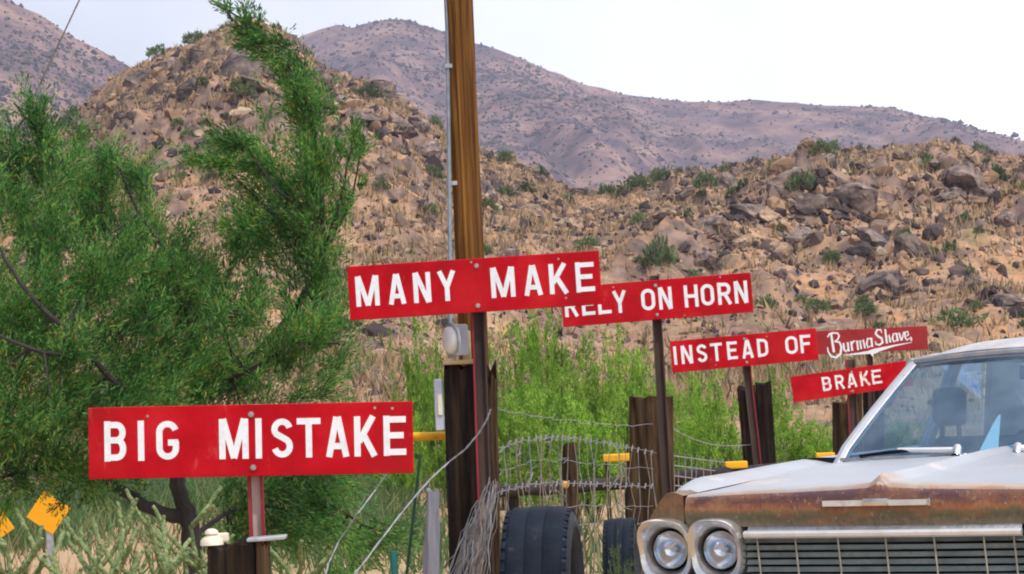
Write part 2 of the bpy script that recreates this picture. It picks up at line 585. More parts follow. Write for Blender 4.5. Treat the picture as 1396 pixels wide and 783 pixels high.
NAMED = [  # photo px, size px, flatness, label, tan
    (1090, 238, 62, .8, 'big purple-grey boulder near the crest above the pale ledge on the second hill', 0),
    (1112, 262, 72, .7, 'broad dark boulder in the outcrop beneath the crest of the second hill', 0),
    (1162, 258, 52, .9, 'rounded dark boulder beside the broad outcrop on the second hill', 0),
    (1172, 272, 44, 1.0, 'upright cracked boulder at the end of the broad dark outcrop', 0),
    (968, 300, 62, .5, 'long tilted dark slab above the pale stones on the second hill', 0),
    (985, 306, 30, .8, 'pale orange stone under the long tilted slab', 1),
    (996, 318, 26, .9, 'pale orange stone lower down under the tilted slab', 1),
    (1008, 328, 24, .8, 'small pale stone at the foot of the tilted slab', 1),
    (1052, 290, 38, .7, 'orange tan boulder below the broad dark outcrop', 1),
    (1030, 282, 60, .6, 'dark ledge of rock between tilted slab and broad outcrop', 0),
    (1095, 312, 52, .5, 'low dark rock ledge halfway down the second hill', 0),
    (1062, 338, 34, .8, 'boulder with pale face and dark hollow beneath it', 1),
    (1312, 246, 62, .8, 'large grey boulder with deep shadow below near the crest above the car roof', 0),
    (1345, 262, 40, .8, 'grey boulder beside the large shadowed crest boulder', 0),
    (1295, 268, 36, .7, 'smaller grey boulder under the large shadowed crest boulder', 0),
    (1242, 335, 44, 1.1, 'pyramid-shaped brown boulder standing alone halfway up the second hill', 0),
    (1190, 318, 50, .8, 'rounded grey brown boulder uphill of the pyramid-shaped one', 0),
    (1205, 375, 66, .45, 'wide flat dark rock low on the second hill', 0),
    (1170, 380, 32, .8, 'cream coloured stone beside the wide flat dark rock', 1),
    (1325, 382, 34, .5, 'flat grey stone low on the hill above the car roof', 0),
    (1370, 400, 60, .45, 'long shadowed rock ledge low on the hill by the car roof', 0),
    (960, 356, 34, .8, 'dark round boulder just above the sign about the horn', 0),
    (990, 243, 30, 1.0, 'reddish upright rock on the saddle skyline', 0),
    (1008, 232, 26, .9, 'second reddish rock on the saddle skyline', 0),
    (120, 158, 48, .6, 'low brown rock at the shoulder of the peaked hill', 0),
    (205, 95, 55, .8, 'dark rock at the start of the peaked hill skyline', 0),
    (240, 78, 46, .9, 'rock on the skyline crest of the peaked hill beside the dark one', 0),
    (275, 66, 44, .9, 'rock with tuft behind it on the peaked hill skyline', 0),
    (305, 56, 46, 1.1, 'upright tan rock at the summit of the peaked hill', 1),
    (330, 84, 64, .9, 'great purple boulder just under the summit of the peaked hill', 0),
    (372, 72, 50, .8, 'boulder on the far shoulder of the summit', 0),
    (350, 110, 50, .6, 'dark ledge under the great summit boulder', 0),
    (262, 112, 44, .8, 'dark boulder below the skyline of the peaked hill', 0),
    (430, 105, 44, .8, 'boulder on the falling ridge behind the tall green shoot', 0),
    (462, 128, 40, .8, 'brown boulder lower along the falling ridge', 0),
    (521, 116, 40, 1.1, 'upright reddish block standing out on the falling ridge', 0),
    (500, 162, 40, .8, 'grey boulder beneath the reddish block', 0),
    (545, 170, 40, .7, 'brown boulder further down the falling ridge', 0),
    (585, 200, 34, .7, 'small boulder where the ridge meets the utility pole', 0),
    (690, 250, 40, .5, 'flat grey stones on the ridge beyond the utility pole', 0),
    (725, 285, 34, .7, 'pale boulder beside flat grey ones beyond the utility pole', 1),
    (780, 300, 32, .8, 'tan boulder on the lower slope of the saddle', 1),
    (530, 520, 42, .5, 'dark slab at the hill foot between the two front signs', 0),
    (515, 480, 40, .6, 'pale cracked boulder at the hill foot between the two front signs', 1),
    (640, 265, 36, .7, 'brown boulder directly behind the pole on the ridge slope', 0),
]
BPOS = []
for (px, py, sp, fl, lab, tn) in NAMED:
    p = hill_hit(px, py + sp * .25)
    BPOS.append((p, sp * p.y / FPX)); boulder(p, sp * p.y / FPX * 1.3, lab, 'named outcrop rocks on the hills', bool(tn), fl)

n_b = 0
while n_b < 240:
    px, py = random.uniform(-10, 1406), random.uniform(60, 560)
    p = hill_hit(px, py)
    top = np.interp(p.x * YR / p.y, hx, hz) / YR
    if (p.z - EYE) / p.y < -.02 or p.y > 222 or p.y < 55: continue
    if vnoise(np.array([p.x / 9]), np.array([p.y / 14]))[0] < random.uniform(-.4, .3): continue
    size = random.choice((.55, .7, .8, .95, 1.1, 1.4)) * (1.1 if p.y > 130 else .65)
    tn = random.random() < .38
    leftside = p.x * YR / p.y < 6
    lab = ('small' if size * FPX / p.y < 13 else 'middling' if size * FPX / p.y < 21 else 'large') + (' tan' if tn else ' dark grey') + ' rock lying ' + where(px, py)
    boulder(p, size, lab, lab.replace(' rock', ' rocks'), tn, random.uniform(.6, 1.0))
    n_b += 1

# ---- loose stones, dry grass (uncountable)
def hill_points(n, y0=48, y1=225, half=.21, patch=None, thr=(-.5, .3)):
    Y = np.sqrt(rng.uniform(y0 ** 2, y1 ** 2, n))
    X = rng.uniform(-half, half, n) * Y
    if patch:
        k = vnoise(X / patch, Y / (patch * 1.5)) > rng.uniform(*thr, n)
        X, Y = X[k], Y[k]
    return X, Y, hill_z(X, Y)


sv, sf, off = [], [], 0
for k in range(6):
    bm = rock_bm(300 + k, 1 if k < 5 else 2)
    bm.verts.index_update()
    bv = np.array([v.co[:] for v in bm.verts]); bf = np.array([[v.index for v in f.verts] for f in bm.faces])
    bm.free()
    X, Y, Z = hill_points(19000 if k < 5 else 3000, patch=6, thr=(-.55, .2))
    R = rng.gamma(1.4, .072, len(X)) + .05
    R = np.minimum(R, .6) * np.clip(Y / 130, .5, 1.25)
    cx = np.concatenate([rng.normal(q.x, .62 * s, 9) for q, s in BPOS]); cyy = np.concatenate([rng.normal(q.y - .2 * s, .7 * s, 9) for q, s in BPOS])
    cr = np.concatenate([rng.uniform(.07, .27, 9) * s for q, s in BPOS])            # broken pieces round every outcrop
    X, Y, Z, R = np.concatenate([X, cx]), np.concatenate([Y, cyy]), np.concatenate([Z, hill_z(cx, cyy)]), np.concatenate([R, cr])
    V, F = scatter(bv, bf, X, Y, Z - R * .03, R, 1.15, jit=.27)
    sv.append(V); sf.append(F + off); off += len(V)
o = link('loose_stones', fast_mesh('loose_stones', np.concatenate(sv), np.concatenate(sf), MATS['loose_stone']))
tag(o, 'loose stones and rubble strewn over both rocky hills', 'rubble', kind='stuff')


def blades(X, Y, Z, h0, h1, w, per, lean=.35, wpow=1.0):
    X, Y, Z = (np.repeat(a, per) for a in (X, Y, Z))
    n = len(X)
    h = rng.uniform(h0, h1, n)
    X = X + rng.normal(0, .35, n) * h; Y = Y + rng.normal(0, .35, n) * h
    a = rng.uniform(0, PI, n)
    dx, dy = np.cos(a) * w * h * .5, np.sin(a) * w * h * .5
    lx, ly = rng.normal(0, lean, n) * h, rng.normal(0, lean, n) * h
    A = np.stack([X - dx, Y - dy, Z - .03], 1); B = np.stack([X + dx, Y + dy, Z - .03], 1)
    C = np.stack([X + lx, Y + ly, Z + h], 1)
    V = np.stack([A, B, C], 1).reshape(-1, 3)
    return V, np.arange(3 * n).reshape(-1, 3)


X, Y, Z = hill_points(48000, patch=9, thr=(-.65, .3))
V1, F1 = blades(X, Y, Z, .12, .50, .17, 6, lean=.35)
X, Y = rng.uniform(-12, 12, 6500), rng.uniform(19, 60, 6500)
V2, F2 = blades(X, Y, np.maximum(hill_z(X, Y), 0), .08, .3, .07, 5)
o = link('dry_grass', fast_mesh('dry_grass', np.concatenate([V1, V2]), np.concatenate([F1, F2 + len(V1)]), MATS['dry_grass']))
tag(o, 'straw coloured dry grass over the hill slopes and flat ground', 'grass', kind='stuff')


# ---- shrubs on the hill
def shrub_mesh(seed, n=420):
    r = np.random.default_rng(seed)
    d = r.normal(0, 1, (n, 3)); d /= np.linalg.norm(d, axis=1)[:, None]
    rad = r.uniform(.45, 1, n) ** .6
    P = d * rad[:, None] * (1 + .3 * np.sin(d[:, :1] * 5 + seed) * np.cos(d[:, 1:2] * 4))
    P[:, 2] = np.abs(P[:, 2]) * .85
    u = r.normal(0, 1, (n, 3)) * .07
    up = d * .16 + np.array([0, 0, .10]) + r.normal(0, .05, (n, 3))
    V = np.stack([P - u, P + u, P + up], 1).reshape(-1, 3)
    return fast_mesh('hill_shrub', V, np.arange(3 * n).reshape(-1, 3), MATS['hill_shrub_leaf'])


SHR = [shrub_mesh(k) for k in range(5)]


def hill_shrub(px, py, wp, hp, lab, group=None):
    p = hill_hit(px, py + hp * .4)
    o = link('hill_shrub', random.choice(SHR))
    o.location = p - Vector((0, 0, .05))
    k = p.y / FPX
    o.scale = (wp * k * .5, wp * k * .5, hp * k)
    o.rotation_euler.z = random.uniform(0, 6.28)
    tag(o, lab, 'shrub', group)


for (px, py, w, h, lab) in [
    (900, 345, 46, 42, 'dark green bush with bushy top above the sign about the horn'),
    (500, 127, 52, 20, 'low grey green bush on the falling ridge beside the reddish block'),
    (868, 250, 40, 22, 'dark bush at the saddle where the two hills meet'),
    (905, 243, 34, 20, 'dark bush farther along the saddle skyline'),
    (962, 246, 34, 22, 'bright little bush on the skyline of the second hill'),
    (1098, 250, 46, 30, 'green bush growing in the broad dark outcrop'),
    (1300, 436, 76, 28, 'wide low green bush on the slope just above the car roof'),
    (1108, 416, 44, 18, 'low bright bush above the farthest script sign'),
    (1042, 412, 30, 20, 'small bright bush above the sign reading instead of'),
    (1182, 418, 34, 14, 'yellow green bush beside the low bright one on the lower slope'),
    (1360, 240, 24, 24, 'small green bush next to the shadowed crest boulders'),
    (872, 298, 24, 18, 'small dark bush in the middle of the saddle slope'),
    (802, 332, 40, 16, 'low green patch of bush above the big central sign'),
    (690, 262, 26, 16, 'small bush on the ridge beyond the utility pole'),
    (590, 235, 30, 20, 'grey bush on the slope beside the utility pole'),
    (1120, 214, 26, 20, 'yellow green bush on the crest of the second hill'),
    (215, 60, 30, 16, 'dark tuft on the skyline of the peaked hill'),
    (265, 52, 30, 18, 'second dark tuft near the summit of the peaked hill'),
]:
    hill_shrub(px, py, w, h, lab)
for k in range(110):
    px, py = random.uniform(0, 1396), random.uniform(80, 470)
    p = hill_hit(px, py)
    if p.y > 222: continue
    s = random.uniform(12, 26)
    ls = p.x * YR / p.y < 6
    lab = ('tiny' if s < 16 else 'small' if s < 21 else 'fuller') + ' scrubby bush ' + where(px, py)
    hill_shrub(px, py, s, s * .7, lab, lab.replace(' bush', ' bushes'))
# ================================================================== SIGNS, POSTS, POLE, FENCE
mat('sign_red', [(.32, (.33, .003, .009)), (.5, (.47, .0045, .013)), (.68, (.54, .016, .022))], scale=4, rough=.7, bump=.06, bscale=40, spec=.08, wear=[((.30, .012, .012), 3, (1, 1, .25), .50, .75, .75), ((.60, .16, .13), 9, (1, 1, .35), .62, .74, .6), ((.16, .05, .03), 26, (1, 1, 1), .70, .74, .6)])
mat('sign_dull_red', [(.3, (.27, .008, .014)), (.6, (.33, .02, .024)), (.8, (.36, .07, .05))], scale=6, rough=.6, bump=.08, bscale=40)
mat('sign_edge', [(.3, (.20, .02, .02)), (.7, (.30, .05, .04))], scale=20, rough=.8)
mat('letter_white', [(.25, (.64, .66, .70)), (.5, (.78, .80, .84)), (1, (.84, .85, .88))], scale=30, rough=.5, wear=[((.50, .12, .12), 45, (1, 1, .6), .66, .72, .6), ((.55, .52, .48), 6, (1, 1, .3), .55, .8, .5)])
mat('letter_worn', [(.36, (.60, .10, .10)), (.46, (.80, .78, .78)), (1, (.86, .86, .86))], scale=38, rough=.6)
mat('bolt_metal', [(.3, (.25, .23, .22)), (.7, (.50, .48, .46))], scale=60, rough=.45, metal=.8)
mat('post_brown', [(.3, (.035, .022, .02)), (.7, (.10, .062, .052))], scale=12, rough=.75, stretch=(1, 1, .15), bump=.3)
mat('post_red', [(.3, (.20, .012, .02)), (.7, (.32, .03, .045))], scale=14, rough=.7, stretch=(1, 1, .2))
mat('post_pale', [(.3, (.42, .30, .25)), (.6, (.60, .50, .44)), (.8, (.45, .12, .12))], scale=14, rough=.8, stretch=(1, 1, .2))
mat('creosote', [(.3, (.006, .005, .005)), (.48, (.015, .011, .009)), (.58, (.032, .021, .014)), (.74, (.075, .048, .026))], scale=26, rough=.9, stretch=(1, 1, .06),
    bump=1.0, detail=8, spec=.1)
mat('tie_brown', [(.3, (.012, .008, .006)), (.45, (.05, .031, .017)), (.55, (.09, .055, .03)), (.7, (.17, .11, .055))], scale=28, rough=.9, stretch=(1, 1, .06), bump=1.0, detail=8, spec=.1)
mat('pole_wood', [(.33, (.014, .008, .005)), (.45, (.085, .037, .011)), (.55, (.18, .08, .02)), (.66, (.26, .125, .03)), (.8, (.38, .20, .06))], scale=17, rough=.85, stretch=(1.6, 1.6, .05),
    bump=.8, detail=9, spec=.1, distort=.6, wear=[((.010, .006, .004), 42, (1, 1, .018), .58, .63, .9), ((.03, .018, .010), 9, (1, 1, .5), .60, .68, .7)])
mat('fresh_wood', [(.3, (.42, .30, .15)), (.7, (.60, .46, .26))], scale=18, rough=.85, stretch=(.2, 1, 1))
mat('grey_wood', [(.3, (.14, .14, .17)), (.55, (.27, .27, .31)), (.75, (.42, .42, .45))], scale=24, rough=.95, stretch=(1, 1, .07), bump=1.0, detail=8)
mat('galvanised', [(.3, (.30, .32, .35)), (.7, (.50, .52, .55))], scale=20, rough=.5, metal=.5)
mat('conduit_grey', [(.3, (.17, .20, .24)), (.7, (.28, .32, .37))], scale=16, rough=.5, metal=.3)
mat('meter_grey', [(.3, (.42, .45, .52)), (.7, (.56, .59, .66))], scale=12, rough=.45, metal=.1)
mat('lens_white', [(.3, (.72, .72, .72)), (.7, (.85, .85, .84))], scale=9, rough=.15, spec=.6)
mat('wire_grey', [(.3, (.17, .17, .19)), (.6, (.34, .34, .36)), (.8, (.30, .20, .13))], scale=9, rough=.55, metal=.5)
mat('wire_rust', [(.3, (.18, .14, .11)), (.6, (.36, .31, .25)), (.8, (.30, .17, .09))], scale=7, rough=.7, metal=.3)
mat('yellow_paint', [(.25, (.55, .25, .02)), (.45, (.85, .42, .012)), (1, (.90, .48, .015))], scale=14, rough=.6)
mat('sign_yellow', [(.3, (.85, .36, .008)), (1, (.92, .44, .01))], scale=5, rough=.5)
mat('black_paint', [(.3, (.02, .02, .02)), (.7, (.05, .05, .05))], scale=5, rough=.6)
mat('green_steel', [(.3, (.01, .035, .02)), (.7, (.02, .07, .035))], scale=20, rough=.6)
mat('rubber', [(.3, (.004, .008, .016)), (.6, (.009, .015, .027)), (.8, (.022, .03, .042))], scale=9, rough=.7, bump=.15, bscale=60, spec=.15, wear=[((.13, .14, .16), 7, (1, 1, 1), .58, .72, .5)])
mat('rubber_pale', [(.3, (.015, .018, .025)), (.6, (.03, .034, .045)), (.8, (.11, .11, .12))], scale=14, rough=.75, bump=.15, bscale=60)
mat('ceramic', [(.3, (.66, .60, .45)), (.7, (.80, .76, .62))], scale=12, rough=.35, spec=.5)
mat('dark_log', [(.3, (.016, .013, .014)), (.6, (.05, .038, .032)), (.8, (.10, .075, .055))], scale=14, rough=.95, stretch=(.1, 1, 1), bump=.8)


def arc(cx, cy, rx, ry, a0, a1, n=10):
    return [(cx + rx * math.cos(math.radians(a0 + (a1 - a0) * k / n)), cy + ry * math.sin(math.radians(a0 + (a1 - a0) * k / n))) for k in range(n + 1)]


W = .62
GLYPH = {   # centre lines of the painted strokes, unit height; width W before fitting
    'B': [[(.1, 0), (.1, 1)], [(.1, .905)] + [(.33, .905)] + arc(.35, .715, .165, .19, 88, -88) + [(.1, .525)], [(.1, .525), (.34, .525)] + arc(.36, .31, .165, .215, 88, -88) + [(.1, .095)]],
    'I': [[(.1, 0), (.1, 1)]],
    'G': [arc(.31, .70, .21, .205, 15, 180) + arc(.31, .30, .21, .205, 180, 360) + [(.52, .47)], [(.58, .44), (.32, .44)]],
    'M': [[(.1, 0), (.1, 1)], [(.78, 0), (.78, 1)], [(.13, 1), (.44, .02)], [(.75, 1), (.44, .02)]],
    'S': [arc(.31, .715, .205, .19, 12, 215, 12) + arc(.31, .29, .205, .2, 50, -165, 12)],
    'T': [[(0, .905), (.62, .905)], [(.31, 0), (.31, .9)]],
    'A': [[(.08, 0), (.30, 1)], [(.56, 0), (.34, 1)], [(.16, .27), (.48, .27)]],
    'K': [[(.1, 0), (.1, 1)], [(.14, .36), (.53, 1)], [(.26, .55), (.56, 0)]],
    'E': [[(.1, 0), (.1, 1)], [(.1, .905), (.60, .905)], [(.1, .51), (.54, .51)], [(.1, .095), (.60, .095)]],
    'N': [[(.1, 0), (.1, 1)], [(.54, 0), (.54, 1)], [(.12, 1), (.52, 0)]],
    'Y': [[(.07, 1), (.31, .45)], [(.55, 1), (.31, .45)], [(.31, 0), (.31, .5)]],
    'R': [[(.1, 0), (.1, 1)], [(.1, .905), (.33, .905)] + arc(.35, .69, .17, .215, 88, -88) + [(.1, .475)], [(.33, .47), (.55, 0)]],
    'L': [[(.1, 0), (.1, 1)], [(.1, .095), (.58, .095)]],
    'O': [arc(.31, .69, .21, .215, 0, 180, 12) + arc(.31, .31, .21, .215, 180, 360, 12) + [(.52, .69)]],
    'H': [[(.1, 0), (.1, 1)], [(.54, 0), (.54, 1)], [(.1, .5), (.54, .5)]],
    'D': [[(.1, 0), (.1, 1)], [(.1, .905), (.26, .905)] + arc(.29, .70, .23, .205, 88, 0, 6) + arc(.29, .30, .23, .205, 0, -88, 6) + [(.1, .095)]],
    'F': [[(.1, 0), (.1, 1)], [(.1, .905), (.60, .905)], [(.1, .50), (.54, .50)]],
}
GW = {'I': .2, 'M': .88, 'N': .64, 'H': .64, 'A': .64}


def stroke(g, pts, w, depth, place, taper=None):
    """a flat raised band along a polyline; place maps (x, y, out) to the world"""
    n = len(pts)
    L, Rr = [], []
    for i in range(n):
        a, b = Vector(pts[max(i - 1, 0)]), Vector(pts[min(i + 1, n - 1)])
        t = (b - a).normalized()
        nn = Vector((-t.y, t.x))
        ww = w[i] if isinstance(w, list) else w
        p = Vector(pts[i])
        L.append(p + nn * ww / 2); Rr.append(p - nn * ww / 2)
    vs, fs = [], []
    for i in range(n):
        vs += [place(L[i].x, L[i].y, depth), place(Rr[i].x, Rr[i].y, depth), place(L[i].x, L[i].y, -.002), place(Rr[i].x, Rr[i].y, -.002)]
    for i in range(n - 1):
        a, b = 4 * i, 4 * i + 4
        fs += [(a, a + 1, b + 1, b), (a, b, b + 2, a + 2), (a + 1, a + 3, b + 3, b + 1)]
    fs += [(0, 2, 3, 1), (4 * n - 4, 4 * n - 3, 4 * n - 1, 4 * n - 2)]
    g.add(vs, fs)


def channel(g, p0, p1, w, dep=.03, mi_web=0, mi_fl=(1, 1), fw=.2):
    """U-channel post from p0 (ground) to p1: a web and two flanges turned to the viewer"""
    d = (p1 - p0); L = d.length; z = d.normalized()
    x = Vector((1, 0, 0)); x = (x - z * x.dot(z)).normalized(); y = z.cross(x)
    R = Matrix((x, y, z)).transposed()
    c = (p0 + p1) / 2
    g.box(c + y * .004, (w * .86, .008, L), R, mi_web)
    for s in (-1, 1):
        g.box(c + x * s * w * (.5 - fw / 2) - y * dep * .5, (w * fw, dep, L - .004), R, mi_fl[s > 0])
    return y


def ground_point(p1, p2):
    t = (0 - p1.z) / (p2.z - p1.z)
    return p1 + (p2 - p1) * t


def sign(cx, cy, d, wpx, hpx, slope, label, letters, post, v0=.245, lh=.56, red='sign_red', ink='letter_white', pw=14, post_mats=('post_brown', 'post_red'), fl=(1, 0), top=0.0, group='red roadside rhyme signs', script=None, bolts=True):
    k = d / FPX
    w, h = wpx * k, hpx * k
    C = at(cx, cy, d)
    a = math.radians(slope - 2.5)
    ex, ez = Vector((math.cos(a), 0, math.sin(a))), Vector((-math.sin(a), 0, math.cos(a)))
    ey = Vector((0, 1, 0))
    p1, p2 = at(*post[0], d + .025), at(*post[1], d + .025)
    base = ground_point(p1, p2)
    root = thing('roadside_sign', base, label, 'sign', group)
    R = Matrix((ex, ey, ez)).transposed()
    g = G().rbox(C, (w, .018, h), .003, 1, R)
    board = g.build('board', [MATS[red]], root)
    zd = (p1 - base).normalized()
    ptop = p1 + zd * ((C.z + h * (.5 + top) - p1.z) / zd.z)
    g = G(); channel(g, base - zd * .05, ptop, pw * k, mi_fl=fl, fw=.2 if fl == (1, 1) else .14)
    shift = Vector((0, .009 + .03, 0))
    g.v = [v + shift for v in g.v]
    g.build('post', [MATS[post_mats[0]], MATS[post_mats[1]]], root)
    place = lambda x, y, o: C + ex * (x - w / 2) + ez * (y - h / 2) - ey * (.009 + o)
    for ch, u0, u1 in letters:
        g = G()
        gw = GW.get(ch, W)
        sx, sy = (u1 - u0) * w / gw, lh * h
        for q, st in enumerate(GLYPH[ch]):
            pts = [(u0 * w + x * sx, v0 * h + y * sy) for x, y in st]
            stroke(g, pts, min(.19 * sy * .82, .2 * (u1 - u0) * w / gw * 1.05 if ch != 'I' else (u1 - u0) * w), .0016 + .0004 * q, place)
        g.build('letter', [MATS[ink]], board)
    if script: script(board, place, w, h)
    if bolts:
        for v in (.12, .86):
            x = (ptop - C).dot(ex) * 1 + w / 2
            p = base + zd * ((C.z + (v - .5) * h - base.z) / zd.z)
            g = G()
            M = Matrix.Translation(place((p - C).dot(ex) + w / 2, v * h, 0)) @ Matrix.Rotation(PI / 2, 4, 'X')
            g.lathe([(.0, .008), (.011, .007), (.013, .0), (.013, -.002)], 6, M)
            g.build('bolt', [MATS['bolt_metal']], board)
    rs = random.Random(int(cx))
    for q in range(3):                                   # old nail heads and chips
        g = G()
        M = Matrix.Translation(place(rs.uniform(.08, .94) * w, rs.choice((rs.uniform(.05, .16), rs.uniform(.86, .95))) * h, 0)) @ Matrix.Rotation(PI / 2, 4, 'X')
        g.lathe([(.0, .002), (.005, .0018), (.006, .0)], 7, M)
        g.build('nail', [MATS['bolt_metal']], board)
    return root


def frac(z0, z1, items):
    return [(c, (a - z0) / (z1 - z0), (b - z0) / (z1 - z0)) for c, a, b in items]


sign(342, 600.5, 10.4, 442, 97.5, 1.15, 'red wooden sign reading BIG MISTAKE, nearest the ground beside the tree',
     frac(32, 1345, [('B', 95, 187), ('I', 232, 259), ('G', 304, 402), ('M', 560, 681), ('I', 707, 735), ('S', 770, 862), ('T', 876, 972), ('A', 993, 1086), ('K', 1105, 1198), ('E', 1223, 1320)]),
     ((347, 650), (350.5, 735)), pw=21, fl=(1, 1), post_mats=('post_pale', 'post_red'))
sign(647, 389.5, 13.2, 344, 73.5, 3.7, 'red wooden sign reading MANY MAKE, in front of the tall utility pole',
     frac(53, 1355, [('M', 88, 213), ('A', 258, 347), ('N', 385, 481), ('Y', 515, 608), ('M', 786, 915), ('A', 958, 1054), ('K', 1086, 1187), ('E', 1223, 1327)]),
     ((652, 430), (661, 690)), pw=19)
sign(895.5, 409, 17.5, 260, 54, 4.6, 'red wooden sign reading RELY ON HORN, overlapped by the sign before it',
     frac(73, 1322, [('R', 88, 180), ('E', 200, 292), ('L', 305, 402), ('Y', 408, 498), ('O', 590, 690), ('N', 706, 800), ('H', 873, 972), ('O', 983, 1077), ('R', 1093, 1187), ('N', 1203, 1297)]),
     ((896, 438), (908, 640)), pw=13, fl=(0, 0), top=.12)
sign(1014.5, 478, 22.7, 200, 43, 5.2, 'red wooden sign reading INSTEAD OF, third along the wire fence behind the car',
     frac(48, 788, [('I', 60, 78), ('N', 97, 159), ('S', 177, 232), ('T', 248, 308), ('E', 330, 385), ('A', 406, 464), ('D', 482, 541), ('O', 623, 692), ('F', 700, 757)]),
     ((1018, 498), (1034, 640)), pw=11, fl=(0, 1), lh=.58)
sign(1161, 520, 27.5, 164, 35, 8.0, 'red wooden sign reading BRAKE, tilted and half behind the car windshield pillar',
     frac(1079, 1243, [('B', 1120, 1133.5), ('R', 1138, 1151), ('A', 1154.5, 1168), ('K', 1172, 1186), ('E', 1188, 1202.5)]),
     ((1160, 500), (1164, 580)), pw=13, top=.35, lh=.56, v0=.26, ink='letter_worn')


def script_marks(board, place, w, h):
    """the white brush lettering with a long underline swash"""
    U = lambda x, y: (((x - 40) / 1215) * w, (1 - (y - 150 + (x - 40) * .031) / 245) * h)
    S = [  # one list of strokes per letter: points in enlarged-photo pixels with stroke width
        ('B', [[(175, 215, 18), (195, 182, 22), (230, 172, 26), (285, 175, 24), (300, 205, 24), (280, 245, 24), (245, 262, 18)], [(215, 180, 26), (222, 260, 34), (235, 375, 34)],
               [(245, 262, 18), (300, 270, 26), (318, 320, 30), (305, 390, 32), (255, 430, 30), (200, 415, 26), (172, 365, 20), (168, 320, 14)]]),
        ('u', [[(342, 280, 26), (346, 350, 30), (365, 370, 22), (385, 345, 16)], [(388, 272, 26), (396, 368, 30)]]),
        ('r', [[(425, 262, 26), (434, 362, 28)], [(436, 290, 16), (452, 262, 20), (470, 262, 22)]]),
        ('m', [[(490, 255, 24), (497, 355, 26)], [(497, 275, 14), (520, 250, 22), (532, 345, 26)], [(534, 268, 14), (556, 243, 22), (572, 338, 26)]]),
        ('a', [[(645, 240, 18), (608, 235, 24), (592, 290, 26), (606, 330, 22), (640, 310, 16)], [(645, 228, 26), (652, 325, 28)]]),
        ('S', [[(762, 178, 14), (752, 145, 22), (712, 148, 28), (694, 185, 30), (720, 215, 30), (758, 235, 32), (765, 280, 32), (730, 305, 28), (692, 295, 22), (688, 265, 14)]]),
        ('h', [[(800, 140, 24), (812, 290, 28)], [(812, 225, 14), (838, 200, 22), (850, 280, 28)]]),
        ('a', [[(920, 190, 16), (888, 190, 22), (874, 240, 26), (888, 275, 22), (915, 258, 14)], [(920, 182, 26), (930, 268, 28)]]),
        ('v', [[(948, 180, 26), (970, 262, 26)], [(1000, 172, 18), (974, 262, 20)]]),
        ('e', [[(1012, 222, 14), (1050, 205, 18), (1042, 168, 22), (1015, 175, 24), (1008, 225, 26), (1030, 258, 22), (1062, 238, 14)]]),
        ('dot', [[(1070, 225, 16), (1078, 245, 24), (1076, 268, 20)]]),
        ('swash', [[(330, 405, 5), (450, 396, 18), (600, 382, 38), (680, 368, 62), (730, 352, 44), (900, 312, 20), (1085, 282, 5)], [(640, 375, 40), (648, 412, 24), (655, 425, 5)]]),
    ]
    sc_ = w / 1215
    for nm, sts in S:
        g = G()
        for q, st in enumerate(sts):
            stroke(g, [U(x, y) for x, y, _ in st], [ww * sc_ * (.76 if nm != 'swash' else .85) for _, _, ww in st], .002 + .0005 * q, place)
        g.build('letter' if nm not in ('swash', 'dot') else nm, [MATS['letter_white']], board)
    g = G()
    for x in (.012, .965):
        q = [place(x * w, .03 * h, .0), place(x * w + .012, .03 * h, 0), place(x * w + .012, .97 * h, 0), place(x * w, .97 * h, 0)]
        g.box(sum(q, Vector()) / 4, (.009, .006, h * .95))
    g.build('edge_strip', [MATS['sign_edge']], board)


sign(1188, 464, 29.6, 153, 32, 2.7, 'dull red sign with white script Burma Shave and swash, farthest along the row', [],
     ((1186, 484), (1189, 560)), pw=8, red='sign_dull_red', post_mats=('post_brown', 'post_brown'), script=script_marks, bolts=False)


def wood_post(x0, x1, ytop, d, lean, label, m='creosote', dep=None, ragged=.03, name='fence_post', extra=0.0, group='railroad tie fence posts'):
    """square timber from the ground to ytop; lean: pixels the foot is right of the head per 100 px"""
    xc = (x0 + x1) / 2
    w = (x1 - x0) * d / FPX
    dep = dep or w * .85
    T = at(xc, ytop, d + dep / 2)
    B = ground_point(T, at(xc + lean, ytop + 100, d + dep / 2))
    r = random.Random(int(x0 * 7 + ytop))
    root = thing(name, B, label, 'post', group)
    n, rows = 28, 16
    g = G()
    ring = []
    for j in range(n):
        t = j / n * 4
        s, f = int(t), t - int(t)
        c = [(-1, -1), (1, -1), (1, 1), (-1, 1)]
        a, b = c[s], c[(s + 1) % 4]
        px_, py_ = a[0] + (b[0] - a[0]) * f, a[1] + (b[1] - a[1]) * f
        cr = .93 if f < .01 else 1.0
        crack = -.06 if r.random() < .12 else 0
        ring.append((px_ * cr * (1 + crack), py_ * cr * (1 + crack)))
    vs, fs = [], []
    for i in range(rows + 1):
        z = i / rows
        for j, (x, y) in enumerate(ring):
            q = 1 + r.uniform(-.018, .018)
            P = (B - Vector((0, 0, .1))) .lerp(T, z)
            zz = 0
            if i == rows: zz = r.uniform(-ragged, ragged * .4) - extra * max(0, x)
            vs.append(P + Vector((x * q * w / 2, y * q * dep / 2, zz)))
    for i in range(rows):
        for j in range(n):
            j2 = (j + 1) % n
            fs.append((i * n + j, i * n + j2, (i + 1) * n + j2, (i + 1) * n + j))
    cidx = len(vs)
    vs.append(T + Vector((0, 0, -.01)))
    for j in range(n): fs.append((rows * n + j, rows * n + (j + 1) % n, cidx))
    g.add(vs, fs).build('timber', [MATS[m]], root)
    return root, T, w, dep


